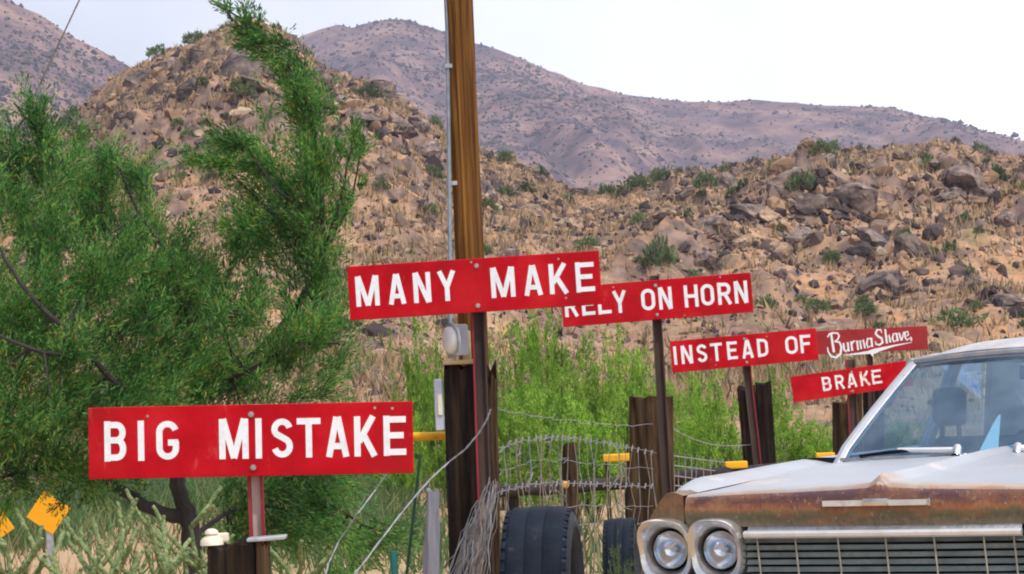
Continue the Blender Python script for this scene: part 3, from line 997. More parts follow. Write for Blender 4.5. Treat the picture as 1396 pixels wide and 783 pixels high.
pA = wood_post(605, 659, 497, 13.38, 2.6, 'dark creosoted railroad tie post carrying the electric meter, behind the central sign')
wood_post(660, 677, 503, 13.42, 2.2, 'narrow splintered dark timber against the meter post, behind the central sign post', m='tie_brown', dep=.16, ragged=.12)
wood_post(858, 917, 541, 17.75, .6, 'wide brown railroad tie post behind the sign about the horn', m='tie_brown')
wood_post(1005, 1029, 527, 22.95, 9, 'dark leaning timber on the near side of the post of the sign reading INSTEAD OF', m='creosote')
wood_post(1030, 1051, 521, 23.0, 6, 'dark leaning timber on the far side of the post of the sign reading INSTEAD OF', m='creosote')
wood_post(1135, 1160, 548, 27.75, 1, 'weathered brown timber post below the sign reading BRAKE', m='tie_brown')
wood_post(1163, 1175, 535, 27.8, 1.5, 'slim brown timber beside the weathered one below the sign reading BRAKE', m='tie_brown')
wood_post(1177, 1204, 528, 29.9, 1, 'black timber post under the white script sign, behind the windshield pillar', m='creosote')
pL = wood_post(284, 348, 739, 10.2, 2, 'stubby black post with a cream insulator on top, under the BIG MISTAKE sign')
wood_post(349, 367, 737, 10.22, 2, 'thin brown timber beside the stubby black post under the BIG MISTAKE sign', m='tie_brown', dep=.1)

# ---- utility pole with conduit, guy wire
PD = 13.72
P0, P1 = at(625, 0, PD), at(640, 345, PD)
pb = ground_point(P0, P1)
zd = (P0 - pb).normalized()
root = thing('utility_pole', pb, 'tall brown wooden utility pole with grey conduit, rising behind the central sign', 'utility pole')
Ht = 7.4
g = G()
n, rows = 30, 46
vs, fs = [], []
r = random.Random(5)
off = [1 + (-.07 if r.random() < .2 else 0) + r.uniform(-.02, .02) for _ in range(n)]
for i in range(rows + 1):
    t = i / rows
    c = pb - zd * .1 + zd * (Ht + .1) * t
    rad = .074 - .010 * t
    for j in range(n):
        a = 2 * PI * j / n
        q = off[j] + .02 * math.sin(t * 30 + j) + r.uniform(-.012, .012)
        vs.append(c + Vector((math.cos(a), math.sin(a), 0)) * rad * q)
for i in range(rows):
    for j in range(n):
        j2 = (j + 1) % n
        fs.append((i * n + j, i * n + j2, (i + 1) * n + j2, (i + 1) * n + j))
fs.append(tuple(rows * n + j for j in range(n)))
g.add(vs, fs).build('shaft', [MATS['pole_wood']], root)
g = G().tube([at(603, -250, PD - .02), at(609, 0, PD - .03), at(612, 200, PD - .05), at(613.5, 345, PD - .10), at(614, 442, PD - .22)], .0105, 8)
g.build('conduit', [MATS['conduit_grey']], root, smooth=True)
for yy in (90, 250):
    q = at(610 + yy * .01, yy, PD - .05)
    G().box(q + Vector((.02, .01, 0)), (.07, .03, .02)).build('strap', [MATS['galvanised']], root)
top = pb + zd * 6.9
gs = at(147, 0, PD)
dirv = (at(45, 135, PD) - gs)
anch = ground_point(gs, at(45, 135, PD))
up = gs + (gs - at(45, 135, PD)) * ((top.z - gs.z) / (gs.z - at(45, 135, PD).z))
up = top.copy(); up.y -= .06
farp = at(45, 135, 19.0); anch = up + (farp - up) * (up.z / (up.z - farp.z))
wr_ = thing('guy_wire', anch, 'thin grey guy wire slanting down from the utility pole across the sky', 'wire')
G().tube([up, farp, anch], .0055, 5).build('cable', [MATS['wire_grey']], wr_)
G().tube([anch + Vector((0, 0, -.05)), anch + (up - anch).normalized() * .5], .012, 6).build('anchor_rod', [MATS['galvanised']], wr_)

# ---- electric meter on its bracket
mb = at(618, 492, 13.42)
mt = thing('electric_meter', mb, 'grey electric meter box with round white cover on a pale board on the post', 'meter')
ang = Matrix.Rotation(math.radians(-64), 3, 'Z')
cm = at(617, 464, 13.34)
G().rbox(cm + ang @ Vector((0, .025, 0)), (.105, .075, .15), .012, 2, ang).build('box', [MATS['meter_grey']], mt, smooth=True)
M = Matrix.Translation(cm) @ ang.to_4x4() @ Matrix.Rotation(PI / 2, 4, 'X') @ Matrix.Scale(.92, 4) @ Matrix.Diagonal((1, 1, .55, 1))
G().lathe([(.0, .075), (.03, .074), (.055, .066), (.068, .045), (.072, .02), (.078, .018), (.082, .01), (.082, -.015)], 26, M).build('cover', [MATS['lens_white']], mt, smooth=True)
G().lathe([(.083, .024), (.090, .02), (.090, .004), (.083, .0)], 26, M).build('ring', [MATS['galvanised']], mt, smooth=True)
G().rbox(at(625, 494, 13.41), (.145, .15, .022), .004, 1).build('board', [MATS['fresh_wood']], mt)
G().rbox(at(636, 471, 13.44), (.042, .045, .14), .004, 1).build('bracket', [MATS['fresh_wood']], mt)
pn = thing('switch_box', at(599, 552, 13.42), 'narrow pale grey metal box fixed on the side of the meter post', 'box')
G().rbox(at(599, 552, 13.44), (.044, .10, .25), .006, 1).build('case', [MATS['meter_grey']], pn)
G().rbox(at(600, 552, 13.385), (.022, .008, .10), .002, 1).build('label_plate', [MATS['ceramic']], pn)

# ---- yellow rails and markers, low log barrier
ya = thing('yellow_rail', at(560, 600, 13.62), 'yellow steel rail reaching out from the meter post behind the BIG MISTAKE sign', 'rail')
G().tube([at(500, 596.5, 13.64), at(607, 594.5, 13.64)], .0205, 10).build('rail', [MATS['yellow_paint']], ya, smooth=True)
for (a, b, lab) in (((672, 671, 19.4), (884, 657, 20.3), 'dark low log rail on the verge behind the wire fence and big tyre'),
                    ((888, 653, 20.35), (1165, 629, 21.9), 'dark low log rail further along, just above the car hood')):
    A, B = at(*a), at(*b)
    lr = thing('log_rail', Vector(((A.x + B.x) / 2, (A.y + B.y) / 2, 0)), lab, 'rail', 'low log rails by the road')
    pts = [A.lerp(B, t / 9) + Vector((0, 0, random.uniform(-.006, .006))) for t in range(10)]
    G().tube(pts, [.045 + random.uniform(-.004, .004) for _ in pts], 10).build('log', [MATS['dark_log']], lr, smooth=True)
    for t in (.12, .5, .88):
        q = A.lerp(B, t)
        G().tube([Vector((q.x, q.y + .09, -.05)), Vector((q.x, q.y + .09, q.z + .03))], [.05, .045], 8).build('leg', [MATS['dark_log']], lr)
for (x0, x1, y, d, lab) in ((822, 861, 624, 20.2, 'yellow marker bar above the log rail beside the wide brown tie post'),
                            (988, 1019, 634, 20.9, 'yellow marker bar above the car hood beside the leaning timbers'),
                            (1112, 1138, 622, 21.6, 'yellow marker bar at the foot of the windshield pillar')):
    c = at((x0 + x1) / 2, y, d)
    mk = thing('marker_bar', Vector((c.x, c.y, 0)), lab, 'marker', 'yellow marker bars on the verge')
    wd = (x1 - x0) * d / FPX
    G().rbox(c, (wd, .05, .055), .012, 2).build('bar', [MATS['yellow_paint']], mk)
    for s in (-1, 1):
        G().box((c.x + s * wd * .36, c.y + .02, (c.z - .03) / 2), (.03, .03, c.z - .03)).build('leg', [MATS['dark_log']], mk)

# ---- weathered pickets and stakes
def picket(x0, x1, y, d, lean, label, m='grey_wood', taper=.7):
    w = (x1 - x0) * d / FPX
    T = at((x0 + x1) / 2, y, d); B = ground_point(T, at((x0 + x1) / 2 + lean, y + 100, d))
    root = thing('wooden_stake', B, label, 'stake')
    r = random.Random(int(x0))
    pts = [B.lerp(T, t / 8) + Vector((r.uniform(-.004, .004), 0, 0)) for t in range(9)]
    pts[0] -= Vector((0, 0, .06))
    rad = [w / 2 * (1 - (1 - taper) * t / 8) for t in range(9)]
    g = G().tube(pts, rad, 9)
    for v in g.v: v.x += r.uniform(-.05, .05) * w; v.z += r.uniform(-.02, .02)
    g.build('stick', [MATS[m]], root)
    return root, T


picket(575, 604, 668, 13.0, -1, 'weathered grey split stake beside the meter post', taper=.65)
picket(764, 789, 606, 19.8, 0, 'rough grey brown picket with orange reflector behind the wire fence', m='tie_brown', taper=.8)
rf = thing('reflector', at(771, 661, 19.6), 'small round orange reflector on the rough picket behind the wire fence', 'reflector')
M = Matrix.Translation(at(771, 661, 19.68)) @ Matrix.Rotation(PI / 2, 4, 'X')
G().lathe([(0, .014), (.018, .012), (.024, .004), (.026, 0), (.026, -.01)], 14, M).build('disc', [MATS['yellow_paint']], rf, smooth=True)
tp = ground_point(at(573, 620, 13.1), at(556, 760, 13.1))
st = thing('steel_stake', tp, 'thin dark green steel stake leaning beside the weathered grey one', 'stake')
q0, q1 = tp - Vector((0, 0, .05)), at(573, 620, 13.1)
G().tube([q0, q1], .0075, 6).build('rod', [MATS['green_steel']], st)
st2 = thing('steel_stake', ground_point(at(536, 752, 12.4), at(538, 790, 12.4)), 'short teal painted stake low beside the grey split stake', 'stake')
G().tube([st2.location - Vector((0, 0, .05)), at(536, 752, 12.4)], .016, 8).build('rod', [mat('teal_paint', [(.3, (.01, .10, .10)), (.7, (.02, .16, .15))], rough=.6)], st2)

# ---- insulator and plate on the short post, loose things
ins = thing('insulator', at(292, 741, 10.25), 'cream ceramic insulator standing on the stubby black post', 'insulator')
M = Matrix.Translation(at(289, 741, 10.26))
G().lathe([(.0, .055), (.014, .053), (.024, .045), (.026, .036), (.018, .03), (.034, .02), (.042, .012), (.044, -.006), (.0, -.008)], 18, M).build('cap', [MATS['ceramic']], ins, smooth=True)
G().rbox(at(303, 733, 10.27), (.05, .035, .035), .008, 2).build('clip', [MATS['ceramic']], ins)
pl = thing('metal_plate', at(362, 734, 10.24), 'thin galvanised metal plate lying across the post under the BIG MISTAKE sign', 'plate')
G().rbox(at(364, 734, 10.27), (.14, .12, .014), .003, 1, Matrix.Rotation(math.radians(-2), 3, 'Y')).build('sheet', [MATS['galvanised']], pl)

# ---- wire fence
fx = lambda x: 13.62 + (x - 672) / (890 - 672) * 3.9
wf = thing('wire_fence', Vector((at(780, 700, fx(780)).x, fx(780), 0)), 'sagging woven wire fence between the meter post and the wide brown tie post', 'fence')
S1 = [(671, 640), (677, 620), (690, 607), (715, 600), (745, 597), (780, 598), (815, 602), (850, 609), (880, 616), (895, 619)]
S2 = [(673, 676), (690, 668), (720, 661), (760, 659), (800, 660), (850, 662), (895, 663)]
S3 = [(673, 556), (700, 562), (750, 570), (800, 577), (850, 580), (910, 578)]
S4 = [(673, 735), (730, 722), (800, 716), (895, 712)]


def y_of(S, x):
    return float(np.interp(x, [p[0] for p in S], [p[1] for p in S]))


def wire(parent, pts, rad, m='wire_grey', n=4, name='strand'):
    return G().tube(pts, rad, n).build(name, [MATS[m]], parent)


S5 = [(674, 655), (690, 640), (720, 630), (760, 628), (810, 632), (860, 637), (895, 641)]
S6 = [(673, 706), (700, 697), (760, 690), (830, 690), (895, 690)]
for S, rd in ((S1, .0022), (S2, .0022), (S3, .0019), (S4, .002), (S5, .0016), (S6, .0017)):
    pts = []
    for x in range(S[0][0], 896, 7):
        pts.append(at(x, y_of(S, x) + random.uniform(-2.2, 2.2), fx(x)))
    wire(wf, pts, rd)
x = 684.0
while x < 893:
    yt = y_of(S1, x)
    d = fx(x)
    T = at(x + random.uniform(-2, 2), yt - random.uniform(1, 7), d)
    pts = [T]
    xx = x + random.uniform(-5, 5)
    for q in (1, 2, 3, 4, 5):
        t = q / 5
        p = at(xx + random.uniform(-5, 5) + 1.5 * q, yt + 40 * q, d)
        if p.z < .02: p.z = .02
        pts.append(p)
    wire(wf, pts, random.choice((.0019, .0024, .0028)), random.choice(('wire_rust', 'wire_rust', 'wire_grey')), name='stay')
    # knot where the stay grips the top strand
    k = at(x, yt, d)
    G().tube([k + Vector((-.004, -.004, -.014)), k + Vector((.005, -.006, .016))], .0055, 5).build('knot', [MATS['galvanised']], wf)
    k = at(x, y_of(S2, x), d)
    G().tube([k + Vector((-.004, -.004, -.014)), k + Vector((.005, -.006, .016))], .005, 5).build('knot', [MATS['galvanised']], wf)
    x += random.uniform(6, 10)
for k in range(14):                                      # broken and bent wires caught in the mesh
    x0 = random.uniform(680, 880); y0 = y_of(S1, x0) + random.uniform(-8, 60)
    pts = []
    for q in range(6):
        pts.append(at(x0, y0, fx(x0) - .02)); x0 = min(x0 + random.uniform(-8, 16), 893); y0 += random.uniform(-4, 22)
    wire(wf, pts, .0019, random.choice(('wire_rust', 'wire_grey')), name='loose_end')
fx2 = lambda x: 17.6 + (x - 905) / (1020 - 905) * 5.2
wf2 = thing('wire_fence', Vector((at(960, 700, fx2(960)).x, fx2(960), 0)), 'woven wire fence running on from the wide tie post behind the car hood', 'fence')
for off_ in (0, 13, 27, 40):
    wire(wf2, [at(x, 620 + off_ + (x - 905) * .13, fx2(x)) for x in range(905, 1022, 9)], .0035)
wire(wf2, [at(x, 578 + (x - 905) * .25 - 12 * math.sin((x - 905) / 115 * PI) * -1, fx2(x)) for x in range(905, 1046, 9)], .003)
x = 910.0
while x < 1016:
    yt = 620 + (x - 905) * .13
    d = fx2(x)
    b = at(x + 2, yt + 100, d)
    wire(wf2, [at(x, yt - 5, d), at(x + random.uniform(-2, 2), yt + 30, d), b, Vector((b.x, b.y, .02))], .0035, random.choice(('wire_rust', 'wire_grey')), name='stay')
    x += random.uniform(7, 10)


def twisted(pts, rad, label):
    P = [at(*p) for p in pts]
    root = thing('loose_wire', Vector((P[-1].x, P[-1].y, 0)), label, 'wire')
    dense = []
    for a, b in zip(P[:-1], P[1:]):
        for t in range(6): dense.append(a.lerp(b, t / 6))
    dense.append(P[-1])
    for ph in (0, PI):
        pts2 = [p + Vector((math.cos(i * 1.1 + ph), math.sin(i * 1.1 + ph) * .6, math.sin(i * 1.1 + ph) * .6)) * rad * 1.1 for i, p in enumerate(dense)]
        wire(root, pts2, rad, 'wire_grey', 5)


twisted([(669, 558, 13.1), (664, 572, 13.1), (652, 592, 13.1), (634, 613, 13.1), (612, 630, 13.1), (585, 655, 13.0), (560, 684, 12.9), (530, 722, 12.8), (500, 762, 12.7), (470, 800, 12.6), (440, 850, 12.5)], .0026,
        'twisted strand of fence wire slanting down from the meter post')
twisted([(528, 645, 12.9), (512, 668, 12.9), (488, 700, 12.8), (462, 738, 12.8), (448, 768, 12.7), (440, 800, 12.6), (430, 850, 12.5)], .0021,
        'second strand of loose wire hanging below the end of the BIG MISTAKE sign')
wb = thing('wire_tangle', Vector((at(650, 730, 13.0).x, 13.0, 0)), 'grey tangle of crumpled fence wire heaped against the foot of the meter post', 'wire')
for k in range(72):
    t = random.random()
    sx, sy = 682 - 30 * t + random.uniform(-14, 6), 655 + 55 * t + random.uniform(-14, 14)
    pts = []
    xx, yy, dd = sx, sy, 13.05 + random.uniform(-.14, .12)
    dx = random.uniform(-9, -1)
    for q in range(9):
        p = at(xx, yy, dd)
        p.z = max(p.z, .02)
        pts.append(p)
        xx += dx * .9 + random.uniform(-5, 5); yy += random.uniform(10, 30); dd += random.uniform(-.03, .03)
    wire(wb, pts, random.choice((.0016, .002, .0026)), random.choice(('wire_grey', 'wire_grey', 'wire_rust')))

# ---- tyres
def tyre(cx, ytop, d, width, dia, yaw, label, m='rubber', tilt=0):
    top = at(cx, ytop, d)
    R = dia / 2
    root = thing('old_tyre', Vector((top.x, d, 0)), label, 'tyre', rz=0)
    M = Matrix.Translation((top.x, d, R)) @ Matrix.Rotation(math.radians(yaw), 4, 'Z') @ Matrix.Rotation(math.radians(tilt), 4, 'X') @ Matrix.Rotation(PI / 2, 4, 'Y')
    h = width / 2
    prof = [(R * .955, -h * .88)]
    ribs = 3
    for k in range(ribs):
        a, b = -h * .82 + k * (h * 1.64) / ribs, -h * .82 + (k + 1) * (h * 1.64) / ribs
        rr = R * (1 - .05 * abs((a + b) / 2 / h) ** 2.5)
        prof += [(rr - .0018, a + .001), (rr, a + .005), (rr, b - .005), (rr - .0018, b - .001)]
    prof += [(R * .955, h * .88)]
    gt = G().lathe(prof, 56, M)
    for s in (-1, 1):
        sw = [(R * .955, s * h * .88), (R * .94, s * h * .96), (R * .90, s * h * 1.04), (R * .82, s * h * 1.07), (R * .815, s * h * 1.085), (R * .77, s * h * 1.085), (R * .765, s * h * 1.07), (R * .68, s * h * 1.0), (R * .60, s * h * .86), (R * .57, s * h * .78), (R * .56, s * h * .6), (R * .9, s * h * .4)]
        G().lathe(sw, 56, M).build('sidewall', [MATS['rubber_pale'] if s == 1 else MATS[m]], root, smooth=True)  # one sidewall in a paler rubber than the other
    # shoulder lugs
    for k in range(44):
        a = 2 * PI * k / 44
        for s in (-1, 1):
            c = M @ Vector((R * .945 * math.cos(a), R * .945 * math.sin(a), s * h * .90))
            rm = (M.to_3x3() @ Matrix.Rotation(a, 3, 'Z'))
            gt.box(c, (.012, .034, .03), rm)
    gt.build('tread', [MATS[m]], root, smooth=True)


tyre(736, 691, 12.0, .275, .79, -7, 'large worn black tyre standing upright against the wire fence')
tyre(845, 706, 14.9, .15, .57, -6, 'small black tyre standing between the wire fence and the car headlights')

# ---- yellow diamond road signs behind the tree
def diamond(cx, cy, vx, vy, d, label):
    c = at(cx, cy, d)
    s = math.hypot(vx, vy) * d / FPX * math.sqrt(2)
    a = math.atan2(-vy, vx) - math.radians(2.5)
    base = Vector((c.x, c.y + .03, 0))
    root = thing('warning_sign', base, label, 'sign', 'yellow diamond road signs')
    R = Matrix.Rotation(-a + PI / 4, 3, 'Y')
    G().rbox(c, (s, .006, s), .002, 1, R).build('plate', [MATS['sign_yellow']], root)
    G().box(Vector((c.x, c.y + .025, c.z / 2 + .05)), (.05, .035, c.z + .1)).build('post', [MATS['galvanised']], root)


diamond(66, 699, 30, -6, 22.0, 'orange yellow diamond road sign with its corner showing past the cactus and tree')
diamond(-30, 712, 50, 8, 22.4, 'orange yellow diamond road sign mostly out of view behind the tree edge')
# ================================================================== CAR (local: x across, seen from the front; y back along the car; z up)
def paint(name, face):
    """sun-bleached white paint with rust and primer showing through; rust gathers where the panel's own wear map says"""
    m = bpy.data.materials.new(name)
    m.use_nodes = True
    n, l = m.node_tree.nodes, m.node_tree.links
    p = n['Principled BSDF']
    tc = n.new('ShaderNodeTexCoord')
    sp = n.new('ShaderNodeSeparateXYZ')
    l.new(tc.outputs['Object'], sp.inputs[0])

    def noise(scale, st=(1, 1, 1), det=8, rough=.65):
        mp = n.new('ShaderNodeMapping'); mp.inputs['Scale'].default_value = st
        l.new(tc.outputs['Object'], mp.inputs[0])
        z = n.new('ShaderNodeTexNoise'); z.inputs['Scale'].default_value = scale; z.inputs['Detail'].default_value = det; z.inputs['Roughness'].default_value = rough
        l.new(mp.outputs[0], z.inputs['Vector'])
        return z.outputs['Fac']

    def math_(op, a, b=None, c=None):
        q = n.new('ShaderNodeMath'); q.operation = op
        for i, v in enumerate((a, b, c)):
            if v is None: continue
            if isinstance(v, (int, float)): q.inputs[i].default_value = v
            else: l.new(v, q.inputs[i])
        return q.outputs[0]

    def ramp(f, stops):
        r = n.new('ShaderNodeValToRGB')
        while len(r.color_ramp.elements) < len(stops): r.color_ramp.elements.new(.5)
        for e, (pos, c) in zip(r.color_ramp.elements, stops):
            e.position = pos; e.color = (*c, 1) if len(c) == 3 else c
        l.new(f, r.inputs['Fac'])
        return r.outputs['Color']

    def mix(f, a, b, mode='MIX'):
        q = n.new('ShaderNodeMixRGB'); q.blend_type = mode
        for i, v in enumerate((f, a, b)):
            if isinstance(v, (int, float)): q.inputs[i].default_value = v
            elif isinstance(v, tuple): q.inputs[i].default_value = (*v, 1)
            else: l.new(v, q.inputs[i])
        return q.outputs[0]
    white = ramp(noise(5), [(.3, (.32, .33, .37)), (.5, (.345, .36, .405)), (.7, (.37, .38, .415))])
    rust = ramp(noise(16, (1, 1, .5)), [(.3, (.20, .07, .03)), (.5, (.36, .15, .06)), (.68, (.50, .26, .12))])
    if face:
        # bare front panel: purple-brown primer above, ochre rust, then greenish tan metal below, by height with ragged borders
        zz = math_('ADD', sp.outputs['Z'], math_('MULTIPLY', math_('SUBTRACT', noise(7, (1, 1, 2)), .5), .05))
        zz = math_('ADD', zz, math_('MULTIPLY', math_('SUBTRACT', noise(34, (1.5, 1, .12)), .5), .07))
        t = math_('DIVIDE', math_('SUBTRACT', zz, .74), .18)
        base = ramp(t, [(.0, (.34, .28, .24)), (.10, (.22, .18, .13)), (.24, (.115, .108, .066)), (.36, (.13, .10, .052)), (.44, (.27, .10, .035)), (.53, (.16, .055, .03)), (.66, (.095, .042, .045)), (.80, (.12, .058, .068)), (.90, (.32, .15, .08)), (.99, (.62, .58, .57))])
        blot = ramp(noise(4.5, (1, 1, 2.2), 10, .72), [(.50, (0, 0, 0)), (.56, (1, 1, 1))])
        ochre = ramp(noise(22, (1, 1, .4)), [(.3, (.12, .075, .035)), (.7, (.27, .17, .08))])
        side = ramp(math_('MULTIPLY', math_('SUBTRACT', math_('ABSOLUTE', sp.outputs['X']), .76), 14), [(0, (0, 0, 0)), (1, (.75, .75, .75))])
        base = mix(side, base, ochre)
        col = mix(math_('MULTIPLY', blot, .38), base, rust)
        fk = ramp(noise(70, (1, 1, .6), 5, .7), [(.60, (0, 0, 0)), (.635, (1, 1, 1))])
        col = mix(math_('MULTIPLY', fk, .65), col, (.34, .27, .21))
        fk2 = ramp(noise(55, (1.6, 1, .3), 5, .7), [(.60, (0, 0, 0)), (.64, (1, 1, 1))])
        col = mix(math_('MULTIPLY', fk2, .6), col, (.05, .03, .025))
        top = ramp(math_('ADD', sp.outputs['Z'], math_('MULTIPLY', math_('SUBTRACT', noise(9), .5), .02)), [(.0, (0, 0, 0)), (1, (1, 1, 1))])
        p.inputs['Roughness'].default_value = .55
    else:
        edge = math_('SUBTRACT', .07, math_('MULTIPLY', sp.outputs['Y'], .62))
        f = math_('ADD', noise(3.1), math_('MAXIMUM', edge, -.05))
        mk = ramp(f, [(.62, (0, 0, 0)), (.64, (.75, .75, .75)), (.68, (1, 1, 1))])
        halo = ramp(f, [(.52, (0, 0, 0)), (.62, (1, 1, 1))])
        col = mix(math_('MULTIPLY', halo, .5), white, (.72, .56, .44))
        col = mix(mk, col, rust)
        col = mix(math_('MULTIPLY', ramp(noise(1.7, (1.4, .7, 1), 12, .78), [(.46, (0, 0, 0)), (.66, (1, 1, 1))]), .55), col, (.31, .265, .23))
        nose = math_('ADD', math_('MULTIPLY', sp.outputs['Y'], -3.2), math_('MULTIPLY', math_('SUBTRACT', noise(6, (1, 1, 1), 10, .75), .5), 2.6))
        col = mix(math_('MULTIPLY', ramp(math_('ADD', nose, .75), [(.1, (0, 0, 0)), (.75, (1, 1, 1))]), .75), col, (.36, .22, .135))
        fl_ = ramp(noise(48, (1, .5, 1), 6, .7), [(.655, (0, 0, 0)), (.67, (1, 1, 1))])
        col = mix(math_('MULTIPLY', fl_, .8), col, (.22, .10, .05))
        sc2 = ramp(noise(26, (.5, 1, 1)), [(.66, (0, 0, 0)), (.72, (1, 1, 1))])
        col = mix(math_('MULTIPLY', sc2, .5), col, (.40, .26, .18))
        p.inputs['Roughness'].default_value = .38
    l.new(col, p.inputs['Base Color'])
    bp = n.new('ShaderNodeBump'); bp.inputs['Strength'].default_value = .06; bp.inputs['Distance'].default_value = .004
    l.new(noise(60), bp.inputs['Height']); l.new(bp.outputs[0], p.inputs['Normal'])
    MATS[name] = m
    return m


paint('car_white', False)
paint('car_front_primer', True)
mat('car_ochre', [(.3, (.26, .17, .09)), (.5, (.40, .27, .14)), (.7, (.34, .16, .07))], scale=9, rough=.6, bump=.2, bscale=50)
mat('chrome', [(.3, (.52, .52, .54)), (.7, (.72, .72, .74))], scale=12, rough=.16, metal=1.0, bump=.03, bscale=30)
mat('dull_chrome', [(.3, (.52, .50, .46)), (.5, (.72, .70, .67)), (.7, (.80, .79, .77))], scale=14, rough=.24, metal=.85, bump=.1, bscale=40)
mat('grille_metal', [(.3, (.17, .20, .19)), (.6, (.29, .32, .30)), (.75, (.22, .16, .09))], scale=10, rough=.5, metal=.2)
mat('bright_trim', [(.3, (.62, .60, .56)), (.6, (.76, .75, .73)), (.8, (.50, .42, .34))], scale=14, rough=.35, metal=.35)
mat('grille_rib', [(.3, (.26, .21, .13)), (.7, (.46, .42, .34))], scale=16, rough=.6, metal=.3)
mat('car_black', [(.3, (.006, .006, .007)), (.7, (.014, .014, .015))], scale=5, rough=.9, spec=.1)
mat('sky_tinted_chrome', [(.3, (.36, .40, .56)), (.7, (.46, .50, .66))], scale=6, rough=.14, metal=1.0)  # blue of the reflected sky is put into the chrome colour
mat('seat_vinyl', [(.3, (.022, .032, .05)), (.7, (.04, .055, .08))], scale=8, rough=.6)
mat('dash_blue', [(.3, (.05, .10, .12)), (.7, (.08, .15, .17))], scale=8, rough=.5)
mat('head_lining', [(.3, (.09, .10, .11)), (.7, (.13, .14, .15))], scale=8, rough=.9)
mat('reflector_silver', [(.3, (.75, .75, .78)), (.7, (.86, .86, .88))], scale=8, rough=.12, metal=1.0)


def glass(name, tint, refl, rough=.03):
    m = bpy.data.materials.new(name); m.use_nodes = True
    n, l = m.node_tree.nodes, m.node_tree.links
    n.remove(n['Principled BSDF'])
    t = n.new('ShaderNodeBsdfTransparent'); t.inputs[0].default_value = (*tint, 1)
    gl = n.new('ShaderNodeBsdfGlossy'); gl.inputs['Roughness'].default_value = rough; gl.inputs[0].default_value = (.42, .68, 1.0, 1)  # gloss tinted blue to imitate a sky reflection
    df = n.new('ShaderNodeBsdfDiffuse'); df.inputs[0].default_value = (.45, .55, .62, 1)
    fr = n.new('ShaderNodeLayerWeight'); fr.inputs[0].default_value = .22
    mr = n.new('ShaderNodeMapRange'); mr.inputs['To Min'].default_value = refl; mr.inputs['To Max'].default_value = .45
    l.new(fr.outputs['Fresnel'], mr.inputs[0])
    a, b = n.new('ShaderNodeMixShader'), n.new('ShaderNodeMixShader')
    nz = n.new('ShaderNodeTexNoise'); nz.inputs['Scale'].default_value = 5
    rp = n.new('ShaderNodeMapRange'); rp.inputs['From Min'].default_value = .35; rp.inputs['From Max'].default_value = .75
    rp.inputs['To Min'].default_value = .03; rp.inputs['To Max'].default_value = .16      # film of dust
    tc = n.new('ShaderNodeTexCoord'); l.new(tc.outputs['Object'], nz.inputs['Vector']); l.new(nz.outputs['Fac'], rp.inputs[0])
    l.new(rp.outputs[0], a.inputs[0]); l.new(t.outputs[0], a.inputs[1]); l.new(df.outputs[0], a.inputs[2])
    l.new(mr.outputs[0], b.inputs[0]); l.new(a.outputs[0], b.inputs[1]); l.new(gl.outputs[0], b.inputs[2])
    l.new(b.outputs[0], n['Material Output'].inputs['Surface'])
    MATS[name] = m


glass('windscreen_glass', (.60, .84, 1.0), .11)
glass('side_glass', (.90, .95, .96), .04)
glass('lamp_glass', (.94, .95, .97), .10)

car = thing('parked_car', (1.287, 10.1, 0), 'old sun-bleached white car with rusty front panel and twin round headlights', 'car', rz=math.radians(-29))


def cpart(g, name, mats, parent=None, smooth=True):
    ob = g.build(name, [MATS[m] for m in mats], None, smooth, base=Vector((0, 0, 0)))
    ob.parent = parent if parent is not None else car
    return ob


def lerp(a, b, t): return a + (b - a) * t
def sst(a, b, x):
    t = max(0, min(1, (x - a) / (b - a))); return t * t * (3 - 2 * t)


# hood -------------------------------------------------------------
HW = .785
def plan(x): return .025 * (abs(x) / HW) ** 2          # front edge bows back to the sides
def ridge(x, y): return (.026 - .008 * y) * max(0, 1 - abs(x) / .04) + .010 * max(0, 1 - abs(x) / .16) ** 1.5 + .008 * max(0, 1 - abs(x) / .34)
def hood_z(x, y): return .876 + .05 * sst(0, 1.5, y) + .022 * (1 - (x / HW) ** 2) + ridge(x, y)


def hood(u, v):
    x = lerp(-HW, HW, u)
    y0 = plan(x)
    if v < .3:                                            # front face, upright
        t = v / .3
        z = lerp(.755, .845, t) + (.0 if t < 1 else 0)
        y = y0 + .012 * (1 - t) ** 2 - .012 * math.sin(t * PI) + .006
        return (x, y, z)
    if v < .42:                                           # rolled edge
        t = (v - .3) / .12
        zt = hood_z(x, y0 + .05)
        a = t * PI / 2
        return (x, y0 + .006 + .045 * (1 - math.cos(a)), .845 + (zt - .845) * math.sin(a))
    t = (v - .42) / .58
    y = lerp(y0 + .051, 1.45 + .0 * x, t)
    return (x, y, hood_z(x, y))


g = G().grid(hood, 158, 50)
fa = [i for i, f in enumerate(g.f) if (i % 50) < 18]
for i in fa: g.mi[i] = 1
cpart(g, 'hood', ['car_white', 'car_front_primer'])
# thin dark seam strip between hood and fender
for s in (-1, 1):
    g = G().tube([(s * (HW + .003), plan(HW) + .02, .77), (s * (HW + .003), plan(HW) + .025, .84), (s * (HW + .003), plan(HW) + .06, .872), (s * (HW + .003), .7, .893), (s * (HW + .003), 1.44, .918)], .006, 6)
    cpart(g, 'seam', ['car_black'])


# fenders and body sides --------------------------------------------
def wplan(y): return 1.0 - .035 * (1 - sst(-.1, .7, y)) - .05 * sst(4.2, 5.3, y)
def ztop(y):
    if y < .45: return .905 + .02 * sst(.02, .3, y)
    return .925 + .02 * sst(.45, 1.6, y) - .015 * sst(3.0, 5.3, y)
def zin(y):  # hood side height
    return min(hood_z(HW, max(y, .1)) - .002, ztop(y) - .01) if y < 1.5 else ztop(y) + .004


